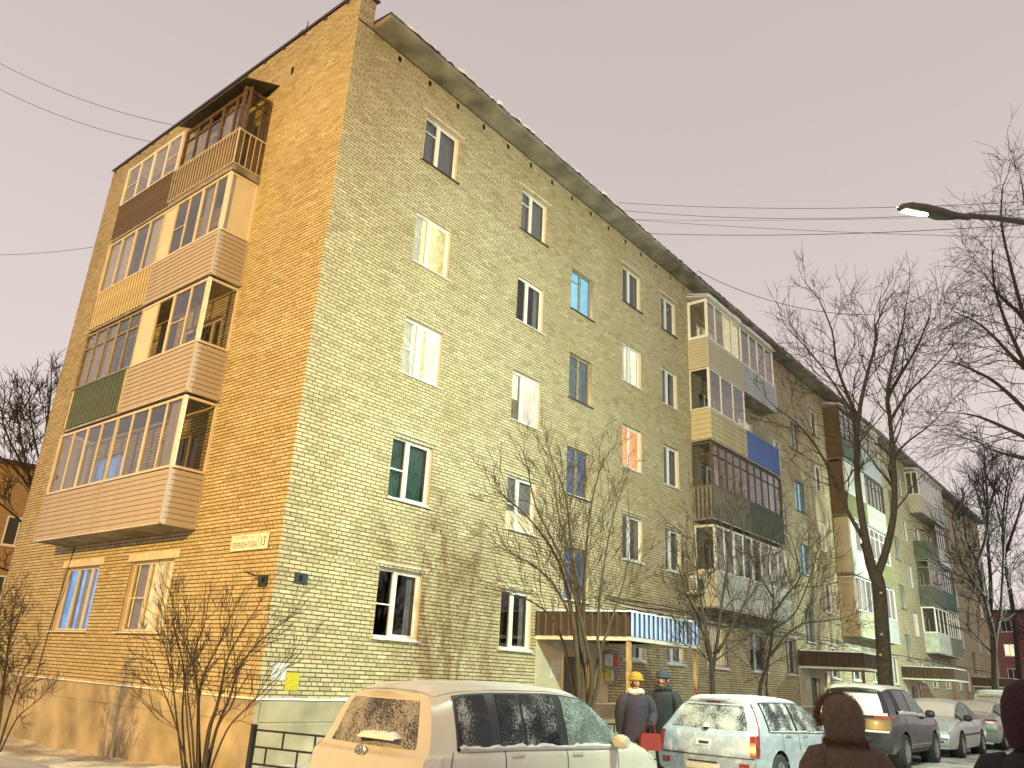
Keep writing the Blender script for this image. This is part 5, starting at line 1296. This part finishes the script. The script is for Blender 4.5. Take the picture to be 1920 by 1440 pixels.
# far trees
def far_tree(base, trs, seed, label, bark='bark_far', every=.55, blen=2.0, depth=2, kids=5):
    T = Tree(seed, .014); R_ = T.rng
    for tr_, r in trs: T.stem(px(base, tr_, R_, .5), r, .03, every, blen, depth, .25, kids=kids, spread=.75, up=.2, brf=.35)
    return T.finish('bare_tree', label, 'tree', base, bark, 'bare trees in the distance')
gp = lambda x, y: (float(x), float(y), ground_z(x, y)-.1)
b = on_front(1868, 1300, -6.0)
far_tree(gp(b[0], b[1]), [([(1870, 1330), (1866, 1290), (1864, 1230), (1860, 1180), (1848, 1130), (1838, 1080), (1826, 1040), (1812, 1010), (1806, 960)], .16), ([(1864, 1230), (1868, 1190), (1876, 1150), (1880, 1080), (1884, 1000), (1890, 930)], .10), ([(1848, 1120), (1825, 1090), (1800, 1050), (1790, 1000)], .06), ([(1832, 1060), (1850, 1000), (1852, 940), (1846, 880)], .08)], 71, 'slim bare tree in front of the far end of the building', every=.45, blen=1.4)
far_tree(gp(76, -3.5), [([(1852, 1305), (1858, 1120), (1852, 1020), (1850, 960), (1842, 900), (1845, 870)], .22), ([(1850, 970), (1866, 910), (1870, 880)], .13), ([(1852, 1000), (1836, 940), (1826, 905)], .1)], 72, 'bare tree just beyond the end of the building', every=.7, blen=2.6)
far_tree(gp(80, -8), [([(1915, 1315), (1900, 1150), (1884, 1050), (1880, 990), (1886, 920), (1895, 880)], .26), ([(1884, 1040), (1905, 980), (1920, 930), (1930, 900)], .16), ([(1882, 1000), (1868, 950), (1866, 910)], .1)], 73, 'tallest bare tree beyond the end of the building', every=.7, blen=2.6)
for k, (x_, y_) in enumerate(((92, -1), (96, -6), (88, -10), (104, 1))):
    T = Tree(80+k, .018); h = 11+2*k; x0_, y0_ = x_, y_
    T.stem([(x0_, y0_, 0), (x0_+.2, y0_, h*.3), (x0_-.2, y0_+.3, h*.6), (x0_, y0_, h*.85)], .24, .05, .5, 3.2, 2, .25, kids=5, spread=.8)
    T.finish('bare_tree', ['dense bare tree in the dark gap past the far gable', 'bare tree over the reddish house in the distance', 'bare tree at the street end behind the parked cars', 'tall bare tree farthest along the street'][k], 'tree', (x0_, y0_, 0), 'bark_far', 'bare trees in the distance')
for k, (x_, y_) in enumerate(((14, -26), (24, -24), (34, -27), (46, -25), (60, -26))): # row across the street, mirrored in the balcony glass
    T = Tree(140+k, .02); h = 13+k % 3; T.count = 5200
    for q in range(4):
        a_ = q*1.6+k; T.stem([(x_, y_, 0), (x_+.1, y_, h*.2), (x_+1.2*math.cos(a_), y_+1.2*math.sin(a_), h*.5), (x_+2.2*math.cos(a_), y_+2.2*math.sin(a_), h*.85)], .22, .04, .5, 2.4, 2, .3, kids=4, spread=.8)
    T.finish('bare_tree', ['bare tree across the street opposite the first entrance', 'bare tree across the street opposite the first balconies', 'bare tree across the street opposite the second balconies', 'bare tree across the street opposite the third balconies', 'bare tree across the street opposite the last entrance'][k], 'tree', (x_, y_, 0), 'bark_far', 'bare trees across the street')
b = on_gable(60, 1000, 4.0); base = (4.5, 21.0, -.5)
far_tree(base, [([(60, 1200), (64, 1000), (55, 900), (40, 830), (35, 790)], .09), ([(62, 960), (80, 850), (90, 780), (96, 730)], .07), ([(58, 920), (30, 880), (5, 860)], .05), ([(62, 1000), (20, 960), (-20, 930)], .05), ([(75, 870), (60, 800), (55, 760)], .04), ([(60, 900), (20, 830), (5, 790)], .05), ([(62, 1050), (25, 1070), (-10, 1060)], .04)], 91, 'bare tree rising behind the yard end of the gable', 'bark', every=.4, blen=1.3)

# ================================================================ houses behind
def far_house(label, o, ang, Lh, dp, h, wallm, rows, colsn, first=1.2, wh=1.4, ww=1.2, frm='pvc', lit=()):
    root = empty('brick_house', (o[0], o[1], o[2]), ang); tag(root, label, 'building')
    obj('wall', MB().box((0, 0, -1), (Lh, dp, h)).mesh('wall'), wallm, root)
    obj('roof', MB().box((-.3, -.35, h), (Lh+.3, dp+.35, h+.22)).mesh('roof'), 'tin_dark', root)
    for r in range(rows):
        for c in range(colsn):
            u = (c+.5)*Lh/colsn-ww/2; z = first+r*2.8
            wn = obj('window', MB().box((0, -.04, 0), (ww, .02, .07)).box((0, -.04, wh-.07), (ww, .02, wh)).box((0, -.04, .07), (.07, .02, wh-.07)).box((ww-.07, -.04, .07), (ww, .02, wh-.07)).box((ww*.45, -.04, .07), (ww*.45+.07, .02, wh-.07)).mesh('window'), frm, root, (u, 0, z))
            obj('pane', MB().box((.07, -.012, .07), (ww-.07, -.004, wh-.07)).mesh('pane'), 'lit_cream' if (r, c) in lit else 'room_dark', wn)
            obj('sill', MB().box((-.05, -.1, -.05), (ww+.05, 0, 0)).mesh('sill'), frm, wn)
def brick_tex(name, c1, c2, mo):
    m = bpy.data.materials.new(name); m.use_nodes = True; t = m.node_tree; b = t.nodes['Principled BSDF']; b.inputs['Roughness'].default_value = .9
    co = t.nodes.new('ShaderNodeTexCoord'); mp = t.nodes.new('ShaderNodeMapping'); mp.inputs['Rotation'].default_value = (rad(90), 0, 0)
    k = t.nodes.new('ShaderNodeTexBrick'); k.inputs['Color1'].default_value = (*c1, 1); k.inputs['Color2'].default_value = (*c2, 1); k.inputs['Mortar'].default_value = (*mo, 1)
    k.inputs['Scale'].default_value = 1; k.inputs['Brick Width'].default_value = .26; k.inputs['Row Height'].default_value = .077; k.inputs['Mortar Size'].default_value = .006
    t.links.new(co.outputs['Object'], mp.inputs[0]); t.links.new(mp.outputs[0], k.inputs[0]); t.links.new(k.outputs[0], b.inputs['Base Color']); MATS[name] = m
brick_tex('far_brick', (.40, .26, .12), (.34, .21, .10), (.2, .14, .08)); brick_tex('far_red_brick', (.30, .14, .10), (.26, .12, .08), (.2, .12, .1))
far_house('orange-lit brick house standing behind the yard', (-9, 32.5, -.5), rad(-6), 17, 11, 10.6, 'far_brick', 3, 5, lit=())
far_house('reddish brick house in the distance beyond the street end', (108, 14, 0), rad(-90), 30, 11, 12, 'far_red_brick', 4, 8, lit=((0, 3), (1, 5), (2, 2)))

# ================================================================ overhead wires
def wire(label, a, b_, sag, r=.008, group='overhead wires'):
    a = Vector(a); b_ = Vector(b_); n = 24
    pts = [a.lerp(b_, i/n)+Vector((0, 0, -4*sag*(i/n)*(1-i/n)))-a for i in range(n+1)]
    o = obj('overhead_wire', MB().tube(pts, r, 5).mesh('overhead_wire', True), 'wire', None, a); tag(o, label, 'wire', group)
def at_z(u, v, z):
    d = ray(u, v); return CAM+d*((z-CAM[2])/d[2])
def upto(u, v, u2, v2, start, zz):
    e_ = at_z(u2, v2, zz); return start, e_
wire('upper overhead wire leaving the gable roof over the yard', (0.0, 8.8, 16.9), at_z(-60, 85, 19.5), .35)
wire('lower overhead wire leaving the gable roof over the yard', (0.0, 10.2, 16.9), at_z(-60, 135, 19.3), .3)
wire('single thin wire passing behind the gable end', at_z(260, 448, 15.0), at_z(-80, 476, 15.4), .25)
for lab, s_, v2, zz, sg, r in (('topmost of the overhead wires crossing to the street lamp', (11.1, -.2, 16.75), 374, 14.0, .25, .008), ('clip-hung cable second from the top of the crossing wires', (11.4, -.2, 16.6), 386, 13.6, .35, .008), ('thin faint wire third from the top of the crossing wires', (12.0, -.2, 16.55), 400, 13.4, .1, .005), ('thick cable running to the tree below the street lamp', (13.0, -.2, 16.5), 416, 13.2, .2, .010), ('lowest of the crossing wires sagging past the street lamp', (12.1, -.2, 16.6), 446, 12.9, .12, .007)):
    wire(lab, s_, at_z(1990, v2, zz), sg, r)
wire('slack cable from the roof edge into the street tree', (16.7, -.3, 16.65), facing((18.0, -5.25, 0))(1640, 590), .5, .012)

# ================================================================ people
mat('skin', (.50, .32, .23), .6, .1, 8); mat('hair', (.05, .03, .02), .8, .3, 30); mat('coat_brown', (.11, .072, .052), .9, .25, 30, .4, 90); mat('fur', (.15, .085, .035), .95, .35, 40)
mat('coat_purple', (.022, .015, .03), .85, .25, 20, .3, 70); mat('coat_black', (.014, .015, .016), .85, .3, 20, .3, 70); mat('trousers', (.03, .035, .06), .9, .2, 20); mat('boots', (.025, .022, .02), .6, .2, 20)
mat('hat_yellow', (.30, .18, .015), .9, .15, 60, .4, 120); mat('hat_dark', (.03, .035, .05), .9, .2, 60); mat('scarf_pale', (.60, .50, .36), .9, .15, 40); mat('bag_red', (.17, .013, .010), .6, .15, 10); mat('hat_maroon', (.035, .010, .012), .95, .3, 60, .4, 100)
def skin_mesh(name, verts, edges, m, parent, sub=2, root=0):
    me = bpy.data.meshes.new(name); me.from_pydata([v[0] for v in verts], edges, [])
    o = bpy.data.objects.new(name, me); C.objects.link(o); o.parent = parent
    md = o.modifiers.new('skin', 'SKIN'); md.use_smooth_shade = True
    for i, v in enumerate(verts):
        r = v[1] if isinstance(v[1], tuple) else (v[1], v[1]); me.skin_vertices[0].data[i].radius = r; me.skin_vertices[0].data[i].use_root = (i == root)
    ss = o.modifiers.new('smooth', 'SUBSURF'); ss.levels = ss.render_levels = sub
    me.materials.append(MATS[m]); return o
def loft(rings, n=20, close_top=True, close_bot=True):
    """rings: (centre, rx, ry) stacked ellipses"""
    rows = []
    for c, rx, ry in rings: rows.append([(c[0]+rx*math.cos(2*math.pi*k/n), c[1]+ry*math.sin(2*math.pi*k/n), c[2]) for k in range(n+1)])
    mb = MB().grid(rows); return mb
def person(label, x, y, face, h, coat, trous, group=None, hood=False, hat=None, scarf=None, arms='down', seed=1, stride=.18, gz=None):
    """local +x = the way the person faces"""
    z = ground_z(x, y) if gz is None else gz
    root = empty('person', (x, y, z), face); tag(root, label, 'person', group); k = h/1.75
    v = lambda *p: tuple(q*k for q in p)
    hipz, kn, sh, nk = .92, .50, 1.43, 1.50
    aL = [(0, .20, sh-.02), (.02, .27, 1.16), (.10, .25, .92), (.12, .245, .84)]; aR = [(p[0]*-.6, -p[1], p[2]) for p in aL]
    if arms == 'bag': aL = [(0, .20, sh-.02), (.02, .28, 1.16), (.20, .20, 1.02), (.27, .14, 1.02)]
    B = [(v(0, 0, .98), (.13*k, .10*k)), (v(0, 0, 1.2), (.12*k, .09*k)), (v(0, 0, 1.38), (.10*k, .075*k)), (v(.01, 0, nk), .055*k), (v(.02, 0, 1.58), .06*k), (v(.03, 0, 1.66), (.085*k, .09*k)), (v(.02, 0, 1.70), .07*k)]
    E = [(0, 1), (1, 2), (2, 3), (3, 4), (4, 5), (5, 6)]
    for a in (aL, aR):
        i0 = len(B); B += [(v(*p), r*k) for p, r in zip(a, (.034, .03, .026, .024))]; E += [(2, i0)]+[(i0+j, i0+j+1) for j in range(3)]
    for sgn, st_ in ((1, stride), (-1, -stride)):
        i0 = len(B); B += [(v(0, .10*sgn, .88), .085*k), (v(st_*.55, .105*sgn, kn), .055*k), (v(st_-.02, .10*sgn, .10), .042*k), (v(st_+.12, .11*sgn, .05), .035*k)]; E += [(0, i0)]+[(i0+j, i0+j+1) for j in range(3)]
    skin_mesh('body', B, E, 'skin', root)
    # coat: torso and sleeves in one skin, plus skirt
    rg_ = [(.74, .195, .235), (.80, .19, .23), (.95, .18, .22), (1.10, .172, .215), (1.25, .168, .22), (1.34, .16, .222), (1.40, .145, .21), (1.445, .125, .165), (1.48, .10, .115), (1.51, .088, .09)]
    obj('coat', loft([((0, 0, z_*k), rx_*k, ry_*k) for z_, rx_, ry_ in rg_], 26).mesh('coat', True), coat, root)
    for a in (aL, aR):
        sg_ = 1 if a[0][1] > 0 else -1; e_ = a[2]; w_ = a[3]
        P_ = [Vector(v(0, .13*sg_, 1.425)), Vector(v(0, .185*sg_, 1.395)), Vector(v(a[1][0]*.3, .235*sg_, 1.31)), Vector(v(*a[1])), (Vector(v(*a[1]))+Vector(v(*e_)))/2, Vector(v(*e_)), Vector(v(*e_)).lerp(Vector(v(*w_)), .5)]
        obj('sleeve', MB().tube(P_, [.06*k, .092*k, .098*k, .088*k, .078*k, .066*k, .06*k], 14).mesh('sleeve', True), coat, root)
    Tt = [(v(0, 0, .92), (.155*k, .12*k))]; Et = []
    for sgn, st_ in ((1, stride), (-1, -stride)):
        i0 = len(Tt); Tt += [(v(0, .105*sgn, .82), .10*k), (v(st_*.55, .108*sgn, kn), .08*k), (v(st_-.02, .10*sgn, .14), .07*k)]; Et += [(0, i0), (i0, i0+1), (i0+1, i0+2)]
        bt = [(v(st_-.03, .10*sgn, .20), .062*k), (v(st_-.03, .10*sgn, .06), .058*k), (v(st_+.14, .11*sgn, .045), .048*k)]
        skin_mesh('boot', bt, [(0, 1), (1, 2)], 'boots', root)
    skin_mesh('trousers', Tt, Et, trous, root)
    for a, sgn in ((aL, 1), (aR, -1)):
        mb = MB(); c = Vector(v(*a[3])); d = (Vector(v(*a[3]))-Vector(v(*a[2]))).normalized()
        s_ = d.cross(Vector((1, 0, 0)) if abs(d.x) < .8 else Vector((0, 0, 1))).normalized(); t_ = d.cross(s_)
        mb.tube([c-d*.02, c+d*.035, c+d*.075], [.034*k, .042*k, .036*k], 10)
        for q, (of, ln) in enumerate(((-.03, .065), (-.011, .08), (.010, .076), (.029, .058))):
            p0 = c+d*.07+t_*of*k; mb.tube([p0, p0+d*ln*.5*k+s_*.006*sgn, p0+d*ln*k+s_*.02*sgn], [.0105*k, .0095*k, .007*k], 6)
        p0 = c+d*.02+t_*(-.038*k); mb.tube([p0, p0+d*.035*k-t_*.022*k, p0+d*.065*k-t_*.024*k], [.012*k, .011*k, .008*k], 6)
        obj('glove', mb.mesh('glove', True), 'boots', root)
    hd = Vector(v(.02, 0, 1.645))
    if not hood:
        # face details
        fx = hd.x+.095*k
        obj('nose', MB().lathe([(0, .03), (.011, .012), (.017, -.014), (0, -.022)], 10, 2).mesh('nose', True), 'skin', root, (fx, 0, hd.z-.005))
        for sgn in (1, -1):
            obj('eye', MB().lathe([(0, -.008), (.009, -.004), (.010, 0), (.006, .005), (0, .007)], 10, 0).mesh('eye', True), 'ink', root, (fx-.012, sgn*.032*k, hd.z+.02))
            obj('ear', MB().lathe([(0, -.014), (.016, -.01), (.03, .004), (.02, .014), (0, .012)], 10, 1).mesh('ear', True), 'skin', root, (hd.x, sgn*.09*k, hd.z))
        obj('mouth', MB().box((-.004, -.024, -.004), (.004, .024, .004)).mesh('mouth'), 'paper_red', root, (fx-.014, 0, hd.z-.052*k))
        hb = loft([((hd.x-.02, 0, hd.z-.07*k), .085*k, .092*k), ((hd.x-.025, 0, hd.z), .092*k, .102*k), ((hd.x-.015, 0, hd.z+.05*k), .104*k, .104*k), ((hd.x-.01, 0, hd.z+.10*k), .075*k, .08*k), ((hd.x-.01, 0, hd.z+.12*k), .0, .0)])
        obj('hair', hb.mesh('hair', True), 'hair', root)
        if hat:
            hb = loft([((hd.x-.005, 0, hd.z+.028*k), .112*k, .112*k), ((hd.x-.005, 0, hd.z+.06*k), .118*k, .116*k), ((hd.x-.008, 0, hd.z+.11*k), .108*k, .105*k), ((hd.x-.012, 0, hd.z+.155*k), .07*k, .07*k), ((hd.x-.012, 0, hd.z+.172*k), .0, .0)])
            obj('hat', hb.mesh('hat', True), hat, root)
            P_ = [(hd.x-.005+.112*k*math.cos(a_), .112*k*math.sin(a_), hd.z+.045*k) for a_ in np.linspace(0, 2*math.pi, 22)]
            obj('hat_cuff', MB().tube(P_, .022*k, 8).mesh('hat_cuff', True), hat, root)
    if scarf:
        mb = MB(); P_ = [(hd.x-.02+.10*k*math.cos(a_), .105*k*math.sin(a_), nk*k+.012*math.sin(a_*3)) for a_ in np.linspace(0, 2*math.pi, 20)]
        mb.tube(P_, .045*k, 8); obj('scarf', mb.mesh('scarf', True), scarf, root)
    return root, k, hd
pA = on_front(1192, 1255, -5.35); pB = on_front(1243, 1258, -5.15)
cam_dir = lambda x, y: math.atan2(CAM[1]-y, CAM[0]-x)
r1_, kA, _ = person('person in yellow knitted hat, pale scarf and dark coat holding a red bag', float(pA[0]), -5.35, cam_dir(pA[0], -5.35)+.3, 1.72, 'coat_purple', 'trousers', hat='hat_yellow', scarf='scarf_pale', arms='bag', stride=.12)
bag = MB().prism([(-.17, 0), (.17, 0), (.15, .24), (-.15, .24)], 0, -.06, .06); bag.tube([(0, -.09, .23), (0, -.06, .38), (0, .06, .38), (0, .09, .23)], .012, 6)
bx = Vector((float(pA[0]), -5.35, ground_z(pA[0], -5.35))); an = cam_dir(pA[0], -5.35)+.3
bo = obj('shoulder_bag', bag.mesh('shoulder_bag'), 'bag_red', None, bx+Vector((math.cos(an)*.30-math.sin(an)*.13, math.sin(an)*.30+math.cos(an)*.13, .64)), an); tag(bo, 'bright red bag held in front of the person with yellow hat', 'bag')
person('person in black jacket and dark cap walking beside the yellow-hatted person', float(pB[0]), -5.15, cam_dir(pB[0], -5.15)-.3, 1.78, 'coat_black', 'trousers', hat='hat_dark', scarf='coat_black', stride=.16)
# walker with the fur-trimmed hood, seen from behind
d_ = ray(1578, 1312); d_ = d_/np.linalg.norm(d_); hp = CAM+d_*6.0
hr, k, hd = person('person from behind in brown coat with raised fur-trimmed hood', float(hp[0]), float(hp[1]), math.atan2(d_[1], d_[0])+.35, 1.60, 'coat_brown', 'trousers', hood=True, stride=.2, gz=-.04)
hz = hd.z
rings = [((hd.x-.02, 0, hz-.15*k), .115*k, .12*k), ((hd.x-.025, 0, hz-.10*k), .125*k, .135*k), ((hd.x-.02, 0, hz-.02*k), .138*k, .142*k), ((hd.x-.01, 0, hz+.06*k), .135*k, .135*k), ((hd.x, 0, hz+.12*k), .11*k, .11*k), ((hd.x+.01, 0, hz+.155*k), .06*k, .06*k), ((hd.x+.01, 0, hz+.165*k), 0, 0)]
obj('hood', loft(rings, 28).mesh('hood', True), 'coat_brown', hr)
rg = random.Random(4); fu = MB()
for i in range(2600):
    a_ = rg.uniform(-.35, math.pi+.35); c_ = Vector((hd.x+.06+rg.gauss(0, .03), .142*k*math.cos(a_), hz+.0+.155*k*math.sin(a_))); dr = Vector((rg.gauss(.1, .5), math.cos(a_)+rg.gauss(0, .45), math.sin(a_)+rg.gauss(0, .45))).normalized()
    w_ = Vector((rg.gauss(0, 1), rg.gauss(0, 1), rg.gauss(0, 1))).normalized()*.0022; l_ = rg.uniform(.02, .055); i0 = len(fu.v)
    fu.v += [tuple(c_-w_), tuple(c_+w_), tuple(c_+dr*l_)]; fu.f.append((i0, i0+1, i0+2))
for i in range(1600):
    a_ = rg.uniform(0, 2*math.pi); rr_ = .135*k; c_ = Vector((hd.x-.02+rr_*.95*math.cos(a_), rr_*math.sin(a_), hz-.150*k+rg.gauss(0, .012))); dr = Vector((math.cos(a_)+rg.gauss(0, .4), math.sin(a_)+rg.gauss(0, .4), rg.gauss(-.2, .4))).normalized()
    w_ = Vector((rg.gauss(0, 1), rg.gauss(0, 1), rg.gauss(0, 1))).normalized()*.0022; l_ = rg.uniform(.015, .035); i0 = len(fu.v)
    fu.v += [tuple(c_-w_), tuple(c_+w_), tuple(c_+dr*l_)]; fu.f.append((i0, i0+1, i0+2))
fo = obj('fur_trim', fu.mesh('fur_trim'), 'fur', hr); fo['kind'] = 'stuff'
d_ = ray(1932, 1290); d_ = d_/np.linalg.norm(d_); hp = CAM+d_*4.6
hr2, k, hd = person('person in dark coat with maroon fur-edged hood at the picture edge', float(hp[0]), float(hp[1]), math.atan2(d_[1], d_[0])-.2, 1.70, 'coat_black', 'trousers', hood=True, stride=.2, gz=-.03)
hz = hd.z
obj('hood', loft([((c_[0]-hd.x*0, c_[1], c_[2]), rx_, ry_) for c_, rx_, ry_ in [((hd.x-.02, 0, hz-.15*k), .115*k, .12*k), ((hd.x-.025, 0, hz-.10*k), .125*k, .135*k), ((hd.x-.02, 0, hz-.02*k), .138*k, .142*k), ((hd.x-.01, 0, hz+.06*k), .135*k, .135*k), ((hd.x, 0, hz+.12*k), .11*k, .11*k), ((hd.x+.01, 0, hz+.155*k), .06*k, .06*k), ((hd.x+.01, 0, hz+.165*k), 0, 0)]], 28).mesh('hood', True), 'hat_maroon', hr2)
